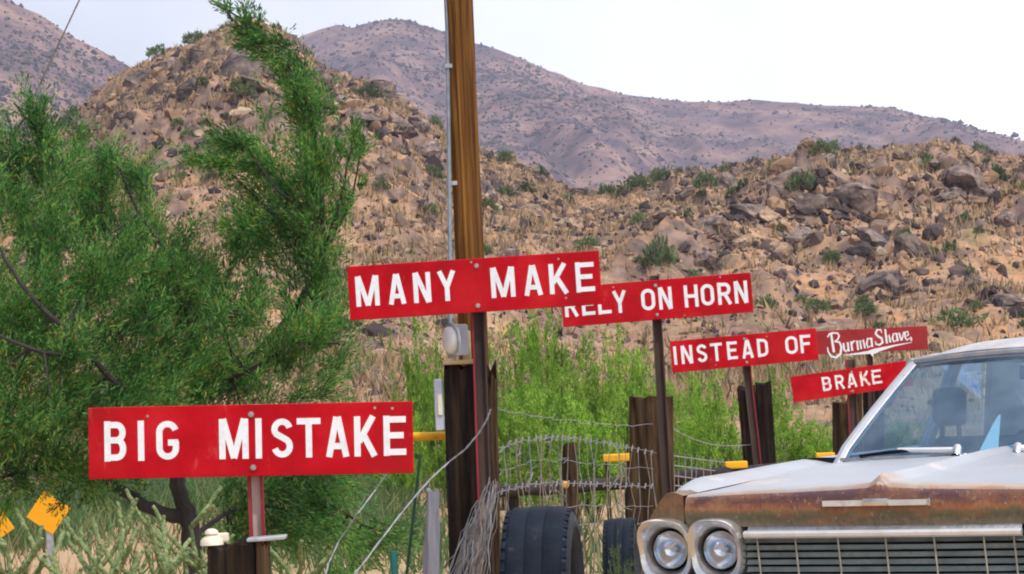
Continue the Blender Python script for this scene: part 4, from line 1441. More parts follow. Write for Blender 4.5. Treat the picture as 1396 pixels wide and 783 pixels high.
WHEELS = (.88, 3.90)
def zlow(y):
    z = .27
    for wy in WHEELS:
        d = abs(y - wy)
        if d < .385: z = max(z, .33 + math.sqrt(.385 ** 2 - d * d))
    return z


ys = sorted(set([round(-.02 + .06 * k, 3) for k in range(int(5.34 / .06) + 1)] + [round(w + .385 * math.cos(a), 4) for w in WHEELS for a in np.linspace(0, PI, 19)] + [.01, .07, .13]))
def section(y, s):
    zt, w, zl = ztop(y), wplan(y), zlow(y)
    if y < .075: zl = .772
    P = [(HW + .006, zin(y)), (.86, (zin(y) + zt) / 2 + .004), (.92, zt), (.955 * w + .012, zt - .018), (.99 * w, zt - .075), (1.0 * w, zt - .15), (1.003 * w, lerp(zt - .15, zl, .22)),
         (.995 * w, lerp(zt - .15, zl, .5)), (.985 * w, lerp(zt - .15, zl, .8)), (.965 * w, zl)]
    Q = [(HW + .006, zin(y)), (.83, zin(y) + .012), (.868, zin(y) + .010), (.900, zt - .045), (.936, zt - .085), (.960, zt - .115), (.972, zt - .13), (.974, .776), (.974, .774), (.972, .772)]
    f = sst(.02, .5, y) if y >= .075 else sst(.02, .5, y)
    P = [(lerp(q[0], p[0], f), max(lerp(q[1], p[1], f), zl) if y >= .075 else max(q[1] if i < 6 else min(q[1], .79), .772)) for i, (q, p) in enumerate(zip(Q, P))]
    if y >= .075:
        t = [lerp(zt - .15, zl, e) for e in (.22, .5, .8, 1.0)]
        P = P[:6] + [(x, z) for (x, _), z in zip(P[6:], t)]
    y2 = y + .045 * max(0, 1 - y / .25)
    return [(s * x, y2 + (.05 * max(0, abs(x) - .80) / .16) * max(0, 1 - y / .4), max(z, zl)) for x, z in P]


for s in (-1, 1):
    for nm, a, b in (('front_fender', -9, 1.5), ('door', 1.5, 2.62), ('door', 2.62, 3.5), ('rear_fender', 3.5, 9)):
        yy = [y for y in ys if a <= y <= b]
        if a > 0 and a not in yy: yy = [a + .004] + [y for y in yy if y > a + .01]
        if b < 9 and b not in yy: yy = [y for y in yy if y < b - .01] + [b - .004]
        g = G()
        S = [section(y, s) for y in yy]
        k = len(S[0])
        vs = [p for q in S for p in q]
        fs = [(i * k + j, i * k + j + 1, (i + 1) * k + j + 1, (i + 1) * k + j) for i in range(len(S) - 1) for j in range(k - 1)]
        if nm == 'front_fender':
            vs.append((s * (HW + .006), S[0][0][1], .766))
            fs.append(tuple(range(k)) + (len(vs) - 1,))
        if nm == 'rear_fender': fs.append(tuple((len(S) - 1) * k + j for j in range(k))[::-1])
        mi = []
        for f in fs:
            y = sum(vs[i][1] for i in f) / len(f)
            mi.append(1 if (nm == 'front_fender' and y < .17) else 0)
        g.v = [Vector(v) for v in vs]; g.f = fs; g.mi = mi
        o = cpart(g, nm, ['car_white', 'car_front_primer'])
        if nm == 'front_fender':
            o['label'] = 'white fender with ochre rusty brow'
        if nm == 'door':
            g = G().rbox((s * 1.012, b - .16, .80), (.02, .12, .022), .006, 1)
            cpart(g, 'handle', ['chrome'], o)
            g = G().tube([(s * 1.002, a + .02, .78), (s * 1.004, b - .02, .775)], .010, 6)
            cpart(g, 'trim_strip', ['chrome'], o)

# header panel under the hood, valance, bumper
g = G().grid(lambda u, v: (lerp(-.53, .53, u), plan(lerp(-.53, .53, u)) + .004 + .016 * v, lerp(.735, .757, v)), 24, 2)
cpart(g, 'header_panel', ['dull_chrome'])
g = G()
pts = [(lerp(-.535, .535, t / 20), plan(lerp(-.535, .535, t / 20)) - .006, .727) for t in range(21)]
g.tube(pts, .0145, 8)
cpart(g, 'grille_header_bar', ['bright_trim'])
g = G().grid(lambda u, v: (lerp(-.97, .97, u), .13 + plan(lerp(-.97, .97, u)), lerp(.42, .80, v)), 12, 2)
cpart(g, 'radiator_support', ['car_black'])
# grille: horizontal bars and upright ribs
for k in range(8):
    z = .703 - .0265 * k
    g = G().grid(lambda u, v: (lerp(-.545, .545, u), plan(lerp(-.545, .545, u)) + .012 + (.0, .014, .02, .02)[int(v * 3 + .5)], z + (-.0085, -.007, .006, .0082)[int(v * 3 + .5)]), 24, 3)
    cpart(g, 'grille_bar', ['grille_metal'])
for x in (-.49, -.335, -.165, .02, .205, .39, .5):
    y = plan(x)
    g = G().tube([(x, y + .006, .715), (x + .007, y + .004, .62), (x + .014, y + .006, .505)], .0036, 6)
    cpart(g, 'grille_rib', ['grille_rib'])
# front badge bar
pts = lambda a, b, n=10: [(lerp(a, b, t / n), plan(lerp(a, b, t / n)) - .014, .838) for t in range(n + 1)]
g = G()
for (a, b) in ((-.208, .208),):
    P = pts(a, b)
    for p0, p1 in zip(P[:-1], P[1:]):
        c = (Vector(p0) + Vector(p1)) / 2
        g.box(c, ((Vector(p1) - Vector(p0)).length + .0005, .014, .020))
em = cpart(g, 'badge_bar', ['bright_trim'], smooth=False)
g = G().rbox((0, plan(0) - .02, .841), (.10, .014, .028), .006, 2)
cpart(g, 'badge', ['dull_chrome'], em)
g = G().rbox((.205, plan(.2) - .018, .839), (.012, .02, .028), .004, 2)
cpart(g, 'badge_end', ['chrome'], em)

# headlights -----------------------------------------------------------
def superell(a, b, p, n, ph=0):
    out = []
    for k in range(n):
        t = 2 * PI * k / n + ph
        c, s_ = math.cos(t), math.sin(t)
        out.append((a * math.copysign(abs(c) ** (2 / p), c), b * math.copysign(abs(s_) ** (2 / p), s_)))
    return out


for x0, aw in ((-.878, .112), (-.655, .107), (.655, .107), (.878, .112)):
    z0 = .668
    yb = plan(min(abs(x0), HW)) + (.02 if abs(x0) > .8 else .0)
    n = 48
    rings = []
    outer = superell(aw, .122, 3.0, n)
    out2 = superell(aw - .006, .116, 3.0, n)
    mid = superell(aw - .022, .098, 2.5, n)
    def ringpts(pp, y, brow=0.0):
        return [(x0 + a * (1 + .04 * (b > 0)), y - brow * max(0, b / .12), z0 + b) for a, b in pp]
    R_ = [ringpts(outer, yb + .09, .0), ringpts(outer, yb + .0, .045), ringpts(out2, yb - .012, .05), ringpts(mid, yb - .004, .045), ringpts(superell(.083, .083, 2, n), yb + .03, .01), ringpts(superell(.080, .080, 2, n), yb + .06)]
    g = G()
    vs = [p for r_ in R_ for p in r_]
    fs = [(i * n + j, i * n + (j + 1) % n, (i + 1) * n + (j + 1) % n, (i + 1) * n + j) for i in range(len(R_) - 1) for j in range(n)]
    g.add(vs, fs)
    hl = cpart(g, 'headlight', ['dull_chrome'])
    M = Matrix.Translation((x0, yb + .045, z0)) @ Matrix.Rotation(PI / 2, 4, 'X')
    cpart(G().lathe([(.0, -.047), (.079, -.046), (.079, -.03)], 40, M), 'housing', ['car_black'], hl)
    M = M @ Matrix.Scale(.88, 4)
    cpart(G().lathe([(.072, .012), (.076, .018), (.081, .014), (.081, -.01)], 40, M), 'rim', ['chrome'], hl)
    cpart(G().lathe([(.0, -.045), (.025, -.04), (.05, -.024), (.066, -.002), (.073, .010)], 40, M), 'reflector', ['reflector_silver'], hl)
    cpart(G().lathe([(.0, .034), (.02, .0325), (.04, .028), (.058, .020), (.073, .0115)], 40, M), 'lens', ['lamp_glass'], hl)
    cpart(G().lathe([(.0, .0), (.009, -.004), (.011, -.012), (.011, -.035)], 16, M), 'bulb', ['lens_white'], hl)

# bumper
def bump_sec(x):
    w = abs(x)
    y = -.11 + .10 * (w / 1.0) ** 2 + (.10 * sst(.88, 1.02, w))
    return y
bx_ = [-1.03, -1.02, -1.0, -.96, -.9, -.8, -.65, -.5, -.3, -.1, .1, .3, .5, .65, .8, .9, .96, 1.0, 1.02, 1.03]
prof = [(.10, .555), (.03, .572), (.0, .560), (-.012, .52), (-.008, .47), (.02, .44), (.012, .42), (.03, .38), (.09, .37)]
g = G()
vs = [(x, bump_sec(x) + p[0], p[1]) for x in bx_ for p in prof]
k = len(prof)
g.add(vs, [(i * k + j, i * k + j + 1, (i + 1) * k + j + 1, (i + 1) * k + j) for i in range(len(bx_) - 1) for j in range(k - 1)])
cpart(g, 'bumper', ['sky_tinted_chrome'])
g = G().rbox((0, bump_sec(0) + .002, .44), (.32, .02, .15), .006, 1)
cpart(g, 'plate_bracket', ['car_black'])
g = G()
vs = [(x, 5.36 - bump_sec(x) - .11 - p[0], p[1] - .02) for x in bx_ for p in prof]
g.add(vs, [(i * k + j, i * k + j + 1, (i + 1) * k + j + 1, (i + 1) * k + j) for i in range(len(bx_) - 1) for j in range(k - 1)])
cpart(g, 'bumper', ['sky_tinted_chrome'])

# floor, trunk, rear panel
cpart(G().box((0, 2.7, .30), (1.84, 4.9, .05)), 'floor_pan', ['car_black'], smooth=False)
cpart(G().grid(lambda u, v: (lerp(-.79, .79, u), lerp(3.95, 5.30, v), ztop(4.5) + .012 + .02 * (1 - (2 * u - 1) ** 2) - .05 * sst(.8, 1, v) ** 2), 16, 14), 'trunk_lid', ['car_white'])
cpart(G().grid(lambda u, v: (lerp(-.94, .94, u), 5.30 + .03 * v * (1 - v), lerp(.40, ztop(5.3) - .02, v)), 10, 6), 'rear_panel', ['car_white'])
for x in (-.8, -.58, -.36, .36, .58, .8):
    M = Matrix.Translation((x, 5.31, .70)) @ Matrix.Rotation(-PI / 2, 4, 'X')
    cpart(G().lathe([(0, .03), (.05, .026), (.06, .01), (.066, .012), (.07, 0)], 24, M), 'tail_light', ['sign_red'])
# firewall / cowl
cpart(G().grid(lambda u, v: (lerp(-.80, .80, u), lerp(1.448, 1.62 - .10 * (1 - (2 * u - 1) ** 2), v), hood_z(lerp(-HW, HW, u) * .98, 1.45) - .004 + .006 * v), 20, 4), 'cowl', ['car_white'])
for k in range(9):
    x = -.42 + .105 * k
    cpart(G().box((x, 1.465, hood_z(x, 1.45) - .006), (.06, .012, .006)), 'cowl_vent', ['car_black'], smooth=False)
# wheels
for s in (-1, 1):
    for wy in WHEELS:
        M = Matrix.Translation((s * .80, wy, .335)) @ Matrix.Rotation(s * PI / 2, 4, 'Y')
        g = G().lathe([(.19, .06), (.20, .10), (.26, .112), (.31, .10), (.333, .07), (.335, .0), (.333, -.07), (.31, -.10), (.2, -.11)], 40, M)
        w_ = cpart(g, 'wheel', ['rubber'])
        cpart(G().lathe([(0, .085), (.06, .09), (.075, .07), (.12, .062), (.175, .085), (.19, .095), (.198, .09), (.195, .05)], 36, M), 'rim', ['dull_chrome'], w_)
        g = G().lathe([(.40, .08), (.40, -.22)], 24, M)
        cpart(g, 'wheel_arch', ['car_black'])

# greenhouse -------------------------------------------------------------
BZ, TZ = .938, 1.328            # base and top heights of the glass
def ws(u, v):                   # windshield surface: u across, v up
    x = lerp(-1, 1, u)
    y0, y1 = 1.52 - .13 * (1 - x * x), 2.09 - .07 * (1 - x * x)
    z0 = BZ + .012 * (1 - x * x)
    z1 = TZ + .028 * (1 - x * x)
    bow = .022 * math.sin(v * PI)
    return (x * lerp(.765, .625, v), lerp(y0, y1, v) - bow, lerp(z0, z1, v))


cpart(G().grid(ws, 28, 12), 'windshield', ['windscreen_glass'])
def roof(u, v):
    x = lerp(-1, 1, u)
    y = lerp(2.075 - .07 * (1 - x * x), 3.50, v)
    hw = .655 - .02 * abs(v - .4)
    e = 1 - abs(x) ** 4
    z = 1.328 + .085 * e * (math.sin(min(1, v * 4 + .32) * PI / 2)) * (1 - .5 * sst(.72, 1, v)) + .012 * (1 - x * x)
    return (x * hw, y, z)
cpart(G().grid(roof, 30, 26), 'roof', ['car_white'])
cpart(G().grid(lambda u, v: tuple(Vector(roof(lerp(.03, .97, u), lerp(.02, .98, v))) - Vector((0, 0, .032))), 14, 10), 'head_lining', ['head_lining'])
# windshield header and side rails, pillars, all painted
g = G()
g.tube([tuple(Vector(ws(t / 20, 1.0)) + Vector((0, -.002, .012))) for t in range(21)], .017, 8)
cpart(g, 'windshield_header', ['car_white'])
g = G()
g.tube([tuple(Vector(ws(t / 20, .995)) + Vector((0, -.016, -.008))) for t in range(21)], .006, 6)
cpart(g, 'windshield_trim', ['chrome'])
g = G()
g.tube([tuple(Vector(ws(t / 20, .01)) + Vector((0, -.012, -.004))) for t in range(21)], .008, 6)
cpart(g, 'windshield_trim', ['dull_chrome'])
for s in (0, 1):
    sg = -1 if s == 0 else 1
    P = [Vector(ws(s, t / 10)) + Vector((sg * .008, .006, 0)) for t in range(11)]
    P[0] -= Vector((0, .02, .03))
    cpart(G().tube(P, [.026 - .004 * t / 10 for t in range(11)], 8), 'windshield_pillar', ['car_white'])
    cpart(G().tube([p + Vector((-sg * .018, -.018, 0)) for p in P], .007, 6), 'windshield_trim', ['chrome'])
    # roof rail
    cpart(G().tube([(sg * .645, 2.08, 1.328), (sg * .66, 2.45, 1.348), (sg * .662, 2.8, 1.348), (sg * .65, 3.5, 1.325)], .022, 8), 'roof_rail', ['car_white'])
    # centre pillar
    cpart(G().tube([(sg * .655, 2.70, 1.34), (sg * .80, 2.62, .94)], .032, 8), 'door_pillar', ['car_white'])
    # rear quarter panel of the roof
    g = G()
    A = [(sg * .655, 3.10, 1.332), (sg * .645, 3.50, 1.325), (sg * .72, 3.98, .955), (sg * .80, 3.40, .945)]
    B = [(x - sg * .03, y, z) for x, y, z in A]
    g.add(A + B, [(0, 1, 2, 3), (4, 7, 6, 5), (0, 4, 5, 1), (1, 5, 6, 2), (2, 6, 7, 3), (3, 7, 4, 0)])
    cpart(g, 'roof_quarter', ['car_white'], smooth=False)
    for (ya, yb_, yc, yd) in ((1.56, 2.12, 2.67, 2.59), (2.74, 2.66, 3.08, 3.38)):
        g = G().add([(sg * .795, ya, .945), (sg * .655, yb_, 1.33), (sg * .655, yc, 1.33), (sg * .795, yd, .945)], [(0, 1, 2, 3)])
        cpart(g, 'side_window', ['side_glass'], smooth=False)
cpart(G().grid(lambda u, v: (lerp(-1, 1, u) * lerp(.635, .70, v), lerp(3.50, 3.98, v) + .05 * (1 - (2 * u - 1) ** 2), lerp(1.33, .955, v)), 14, 8), 'rear_window', ['side_glass'])
# interior
cpart(G().grid(lambda u, v: (lerp(-.74, .74, u), lerp(1.54, 1.80, v), .905 + .01 * math.sin(v * PI) - .16 * sst(.8, 1, v)), 14, 10), 'dashboard', ['dash_blue'])
for ya, zt, nm in ((2.22, .99, 'front_seat'), (3.35, .97, 'rear_seat')):
    g = G().rbox((0, ya - .22, .52), (1.32, .56, .18), .05, 3)
    g.rbox((0, ya + .13, .76), (1.32, .16, zt - .52), .05, 3, Matrix.Rotation(math.radians(-12), 3, 'X'))
    sb = cpart(g, nm, ['seat_vinyl'])
for x in (-.57, .40):
    g = G().rbox((x, 2.34, 1.13), (.145, .10, .17), .04, 3, Matrix.Rotation(math.radians(-8), 3, 'X'))
    g.tube([(x - .04, 2.34, .94), (x - .04, 2.34, 1.06)], .012, 6); g.tube([(x + .04, 2.34, .94), (x + .04, 2.34, 1.06)], .012, 6)
    cpart(g, 'headrest', ['seat_vinyl'])
M = Matrix.Translation((.36, 2.0, .93)) @ Matrix.Rotation(math.radians(62), 4, 'X')
ring = [M @ Vector((.2 * math.cos(a), .2 * math.sin(a), 0)) for a in np.linspace(0, 2 * PI, 33)]
g = G().tube(ring, .012, 6)
g.tube([M @ Vector((-.19, 0, 0)), M @ Vector((.19, 0, 0))], .01, 6)
g.tube([M @ Vector((0, 0, 0)), M @ Vector((0, 0, -.35))], .025, 8)
cpart(g, 'steering_wheel', ['car_black'])
g = G().rbox((0, 2.02, 1.27), (.26, .02, .06), .01, 2)
g.tube([(0, 2.03, 1.27), (0, 2.0, 1.36)], .008, 6)
cpart(g, 'rear_view_mirror', ['seat_vinyl'])
# wipers
def wiper(x0, x1, nm='wiper'):
    f = lambda x, h: Vector(ws((x / .765 + 1) / 2, h)) + Vector((0, -.025, .004))
    arm = [f(x0, .015) + Vector((0, -.01, .012)), f(lerp(x0, x1, .25), .05) + Vector((0, -.012, 0)), f(lerp(x0, x1, .62), .065)]
    a = cpart(G().tube(arm, [.0135, .012, .009], 8), nm, ['lens_white'])
    bl = [f(lerp(x0, x1, .38), .058), f(lerp(x0, x1, .7), .045), f(x1, .02)]
    cpart(G().tube(bl, [.008, .009, .006], 6), 'blade', ['car_black'], a)
    M = Matrix.Translation(arm[0]) @ Matrix.Rotation(math.radians(-35), 4, 'X')
    cpart(G().lathe([(0, .022), (.014, .02), (.02, .008), (.022, -.03)], 16, M), 'pivot', ['chrome'], a)


cd = thing('stand_in_wedge', (0, 0, 0), 'pale triangular card made up to stand in for an unidentified gleam behind the car windshield', 'wedge')  # made-up piece for an unidentified pale gleam behind the glass
cw = car.matrix_basis.copy()
g = G()
M = Matrix.Translation((1.287, 10.1, 0)) @ Matrix.Rotation(math.radians(-29), 4, 'Z')
A = [(-.235, 1.70, .915), (-.15, 1.72, .915), (-.148, 1.78, 1.10), (-.170, 1.76, 1.06)]
B = [(x + .004, y + .012, z) for x, y, z in A]
cd.location = M @ Vector((-.19, 1.71, .915))
g.add([M @ Vector(v) for v in A + B], [(0, 1, 2, 3), (4, 7, 6, 5), (0, 4, 5, 1), (1, 5, 6, 2), (2, 6, 7, 3), (3, 7, 4, 0)])
g.build('sheet', [mat('wedge_tint', [(.3, (.55, .72, .74)), (.7, (.70, .80, .80))], rough=.7)], cd)
wiper(-.19, -.66)
wiper(.07, .58)
# ================================================================== NEAR PLANTS
mat('bark_dark', [(.3, (.022, .020, .020)), (.6, (.055, .048, .045)), (.8, (.10, .085, .07))], scale=10, rough=.95, stretch=(1, 1, .3), bump=.8)
mat('tree_leaf', [(.36, (.34, .42, .42)), (.5, (.85, .88, .85)), (.64, (1.4, 1.22, 1.0))], scale=3.4, rough=.6, spec=.15, transl=.45,
    per_island=[(0, (.025, .10, .028)), (.25, (.06, .20, .048)), (.65, (.135, .35, .08)), (.92, (.27, .46, .12)), (.96, (.40, .36, .09)), (1, (.38, .24, .06))])
mat('bush_leaf', [(.34, (.55, .62, .6)), (.5, (.9, .9, .9)), (.66, (1.15, 1.1, 1))], scale=2.6, rough=.6, spec=.15, transl=.5, per_object=.22,
    per_island=[(0, (.11, .23, .025)), (.4, (.21, .43, .04)), (.8, (.33, .54, .075)), (.96, (.46, .58, .15)), (1, (.45, .36, .16))])
mat('green_stem', [(.3, (.09, .15, .05)), (.7, (.16, .22, .08))], scale=10, rough=.8)
mat('weed_leaf', [(.3, (.75, .75, .75)), (.7, (1, 1, 1))], scale=1.5, rough=.7, spec=.1, transl=.3,
    per_island=[(0, (.06, .13, .045)), (.5, (.11, .20, .07)), (.88, (.18, .26, .10)), (1, (.34, .31, .15))])
mat('cholla_skin', [(.3, (.09, .14, .05)), (.5, (.19, .25, .095)), (.7, (.36, .40, .19))], scale=26, rough=.85, bump=1.0, bscale=70)


def leaves_on(P, D, n, spread, ll, lw, r, ang=.5):
    """n narrow leaves set along a twig from P in direction D; returns (4n,3) quads"""
    pass


def twig_batch(P, D, L, nleaf, ll, lw, r, droop=.25, ang=.45, side=.012):
    """P, D: (m,3) starts and unit directions; L: lengths. Each twig carries nleaf narrow leaves pointing forward and outward."""
    m = len(P)
    t = (np.arange(nleaf)[None, :] + r.uniform(0, 1, (m, nleaf))) / nleaf
    bend = np.cross(D, r.normal(0, 1, (m, 3))); bend /= np.linalg.norm(bend, axis=1)[:, None] + 1e-9
    C = P[:, None] + D[:, None] * (t * L[:, None])[..., None] + bend[:, None] * (droop * L[:, None] * t ** 2)[..., None]
    T = D[:, None] + bend[:, None] * (2 * droop * t)[..., None]
    T /= np.linalg.norm(T, axis=2)[..., None]
    A = r.normal(0, 1, (m, nleaf, 3)); A -= T * np.sum(A * T, 2)[..., None]; A /= np.linalg.norm(A, axis=2)[..., None] + 1e-9
    q = ang * r.uniform(.4, 1.5, (m, nleaf))[..., None]
    LD = T * np.cos(q) + A * np.sin(q)
    S = np.cross(LD, r.normal(0, 1, (m, nleaf, 3))); S /= np.linalg.norm(S, axis=2)[..., None] + 1e-9
    ln = ll * r.uniform(.6, 1.3, (m, nleaf, 1)); wd = lw * r.uniform(.7, 1.3, (m, nleaf, 1))
    C = C + A * side
    V = np.stack([C, C + LD * ln * .5 + S * wd, C + LD * ln, C + LD * ln * .5 - S * wd], 2).reshape(-1, 3)
    return V


def pvec(pts, d=0):
    return [at(x, y, TD + (q if (q := (e[0] if e else 0)) is not None else 0)) for x, y, *e in pts]


TD = 15.0
tb = ground_point(at(262, 760, TD), at(264, 840, TD))
tree = thing('feathery_tree', tb, 'large feathery green tree with dark forked trunk behind the BIG MISTAKE sign', 'tree')
LIMBS = [   # (points px, depth offset), start radius px, end radius px
    ([(264, 870), (262, 800), (262, 750), (258, 712), (252, 690)], 15, 12),
    ([(254, 698), (235, 703), (200, 690), (168, 669), (136, 654), (90, 628), (30, 560, -.3), (-60, 470, -.5)], 11, 4),
    ([(252, 692), (242, 660), (243, 620), (255, 570), (268, 530), (270, 500), (262, 450), (256, 410)], 11, 6),
    ([(270, 535), (290, 522), (318, 505), (360, 470, -.2), (410, 410, -.4), (440, 340, -.4), (436, 250, -.4), (424, 160, -.4), (400, 85, -.4), (350, 42, -.4), (302, 8, -.4)], 6.5, 1.2),
    ([(440, 345, -.4), (462, 280, -.5), (476, 215, -.5), (480, 160, -.5)], 2.5, .8),
    ([(448, 330, -.4), (480, 270, -.3), (496, 185, -.3)], 2.2, .7),
    ([(430, 300, -.4), (380, 260, -.5), (330, 195, -.5), (285, 168, -.5)], 2.5, .8),
    ([(410, 330, -.4), (350, 270, -.3), (300, 225, -.2), (258, 206, -.2)], 2.5, .8),
    ([(256, 410), (230, 350), (190, 290), (160, 225)], 5, 1.2),
    ([(262, 440), (200, 380, .3), (130, 290, .4), (70, 200, .5), (18, 140, .5)], 5.5, 1.2),
    ([(150, 320, .4), (80, 290, .6), (20, 240, .8), (-60, 190, .9)], 3.5, 1.2),
    ([(242, 620), (190, 560, -.6), (120, 480, -.9), (40, 400, -1.0), (-5, 330, -1.0)], 6, 2),
    ([(120, 480, -.9), (60, 480, -1.1), (-40, 440, -1.3)], 4, 1.5),
    ([(262, 450), (300, 400, .4), (330, 330, .5), (350, 240, .5)], 4.5, 1.2),
    ([(300, 520), (350, 500, -.6), (400, 470, -.8), (470, 470, -.9)], 4, 1.2),
    ([(256, 600), (300, 590, .5), (380, 620, .7), (440, 680, .7), (520, 730, .7)], 5, 1.2),
    ([(262, 735), (310, 700, .4), (370, 690, .6), (420, 720, .6)], 4, 1.2),
    ([(136, 654), (70, 640, -.3), (10, 650, -.4), (-40, 660, -.4)], 4, 1.5),
]
g = G()
SK = []
for pts, r0, r1 in LIMBS:
    P = [at(p[0], p[1], TD + (p[2] if len(p) > 2 else 0)) for p in pts]
    # smooth the polyline
    Q = []
    for i in range(len(P) - 1):
        a, b, c, d = P[max(i - 1, 0)], P[i], P[i + 1], P[min(i + 2, len(P) - 1)]
        for k in range(5):
            t = k / 5
            Q.append(.5 * ((2 * b) + (c - a) * t + (2 * a - 5 * b + 4 * c - d) * t * t + (-a + 3 * b - 3 * c + d) * t ** 3))
    Q.append(P[-1])
    n = len(Q)
    g.tube([q + Vector((random.uniform(-.006, .006), 0, random.uniform(-.006, .006))) for q in Q], [(r0 + (r1 - r0) * i / (n - 1)) * TD / FPX * random.uniform(.93, 1.07) for i in range(n)], 8)
    SK += Q[1:]
g.build('trunk', [MATS['bark_dark']], tree, smooth=True)
SKA = np.array([q[:] for q in SK])

CLUMPS = [  # px, py, rx, ry, depth, twigs, main direction (px right, px up)
    (36, 180, 62, 48, .5, 70, (-.2, 1)), (92, 235, 70, 50, .5, 80, (.1, 1)), (24, 255, 50, 55, .6, 60, (0, 1)), (70, 330, 70, 50, .2, 60, (.2, 1)), (145, 285, 70, 60, .4, 80, (.1, 1)),
    (402, 96, 26, 24, -.4, 24, (-.5, 1)), (425, 148, 20, 34, -.4, 26, (-.1, 1)), (430, 220, 24, 36, -.4, 30, (-.1, 1)), (436, 310, 30, 44, -.4, 36, (0, 1)), (310, 222, 40, 14, -.3, 20, (-1, .3)), (345, 225, 40, 20, -.4, 26, (-.8, .6)), (395, 275, 40, 26, -.4, 28, (-.6, .8)),
    (160, 232, 26, 34, .3, 22, (0, 1)), (205, 330, 66, 66, .2, 95, (.2, 1)), (192, 262, 28, 40, .1, 24, (-.2, 1)), (120, 385, 90, 55, -.3, 105, (.4, 1)), (235, 400, 80, 60, 0, 110, (.2, 1)), (50, 440, 80, 60, -.8, 80, (.5, .8)),
    (175, 455, 95, 60, -.4, 120, (.5, .8)), (300, 425, 60, 60, .3, 70, (.1, 1)), (330, 350, 52, 55, .4, 56, (0, 1)), (392, 345, 44, 52, -.3, 46, (-.1, 1)),
    (425, 262, 32, 62, -.4, 46, (-.1, 1)), (426, 180, 24, 56, -.4, 40, (-.15, 1)), (412, 118, 24, 40, -.4, 36, (-.3, 1)), (376, 68, 36, 20, -.4, 30, (-1, .7)), (340, 42, 26, 14, -.4, 20, (-1, .5)), (333, 26, 8, 16, -.4, 8, (0, 1)), (355, 32, 6, 14, -.4, 6, (0, 1)), (306, 10, 8, 10, -.4, 5, (-.8, 1)),
    (474, 225, 10, 56, -.5, 18, (.1, 1)), (493, 225, 8, 46, -.3, 14, (.15, 1)), (458, 300, 30, 40, -.4, 26, (.2, 1)), (318, 190, 44, 18, -.5, 26, (-1, .5)), (285, 214, 44, 14, -.2, 22, (-1, .3)), (355, 250, 44, 30, -.3, 30, (-.7, .8)),
    (350, 205, 30, 40, .4, 18, (-.1, 1)), (372, 300, 46, 36, -.3, 34, (-.5, .9)), (430, 400, 44, 44, -.4, 46, (.1, 1)), (450, 462, 36, 40, -.8, 34, (.4, .6)), (385, 465, 56, 50, -.6, 62, (.3, .9)), (310, 510, 76, 42, -.1, 70, (.5, .8)),
    (230, 520, 76, 50, -.2, 80, (.4, .9)), (120, 540, 110, 48, -.6, 120, (.6, .6)), (30, 560, 62, 62, -.7, 80, (.2, .8)), (60, 628, 84, 42, -.4, 90, (-.3, .3)), (160, 615, 60, 36, .2, 50, (0, .6)), (10, 655, 40, 26, -.4, 24, (-.3, -.2)), (105, 665, 34, 22, 0, 16, (-.2, -.5)),
    (200, 570, 60, 40, .2, 50, (.3, .6)), (400, 660, 56, 36, .7, 46, (.6, -.2)), (440, 705, 62, 44, .7, 52, (.6, -.4)), (380, 725, 50, 44, .5, 44, (.4, -.3)), (500, 735, 50, 40, .7, 30, (.8, -.4)), (330, 690, 34, 44, .5, 26, (.3, .3)), (420, 540, 60, 30, .2, 34, (.6, .3)), (300, 750, 60, 30, .4, 22, (.2, .4)),
    (30, 330, 80, 70, -.5, 60, (.3, 1)), (20, 500, 70, 70, -1.0, 70, (.3, .8)), (150, 560, 90, 40, -.8, 60, (.5, .5)), (440, 640, 60, 40, .9, 40, (.6, -.2)),
    (-40, 380, 60, 120, -.4, 90, (0, 1)), (-50, 560, 60, 90, -.4, 60, (0, .6)),
]
r = np.random.default_rng(11)
AV = []
tw = G()
for (cx, cy, rx, ry, dz, n, (dx, dy)) in CLUMPS:
    n = int(n * (1.0 if min(rx, ry) < 34 else 1.75))
    c = at(cx, cy, TD + dz)
    k = TD / FPX
    dep = min(rx, ry) * k * 1.3
    small = min(rx, ry) < 46
    nsub = max(3, n // (3 if small else 12))
    cen = r.normal(0, .5 if small else .55, (nsub, 3))
    u = cen[r.integers(0, nsub, n)] + r.normal(0, .115, (n, 3))
    P = np.array(c[:]) + u * np.array([rx * k, dep, ry * k])
    base = np.array([dx, 0, dy]); base = base / np.linalg.norm(base)
    D = base + r.normal(0, .36, (n, 3)) + u * np.array([.35, .5, .25])
    D /= np.linalg.norm(D, axis=1)[:, None]
    L = r.uniform(.14, .42, n) * min(1.0, (.30 + min(rx, ry) / 60))
    P = P - D * (L * .5)[:, None]
    AV.append(twig_batch(P, D, L, 46, .034, .0036, r, droop=.3, ang=.5))
    # a thin branchlet reaching every clump from the nearest limb, and side shoots
    for q in range(max(1, n // 26)):
        tgt = P[r.integers(n)]
        s = SKA[np.argmin(np.sum((SKA - tgt) ** 2, 1))]
        mid = (s + tgt) / 2 + r.normal(0, .02, 3) + np.array([0, 0, -.03])
        tw.tube([s, mid, tgt], [.008, .005, .002], 4, cap=False)
    for q in range(0, n, 4):
        tw.tube([P[q], P[q] + D[q] * L[q] * .8], [.0025, .001], 3, cap=False)
tw.build('twig', [MATS['bark_dark']], tree)
V = np.concatenate(AV) - np.array(tb[:])
o = link('crown', fast_mesh('crown', V, np.arange(len(V)).reshape(-1, 4), MATS['tree_leaf']), tree)


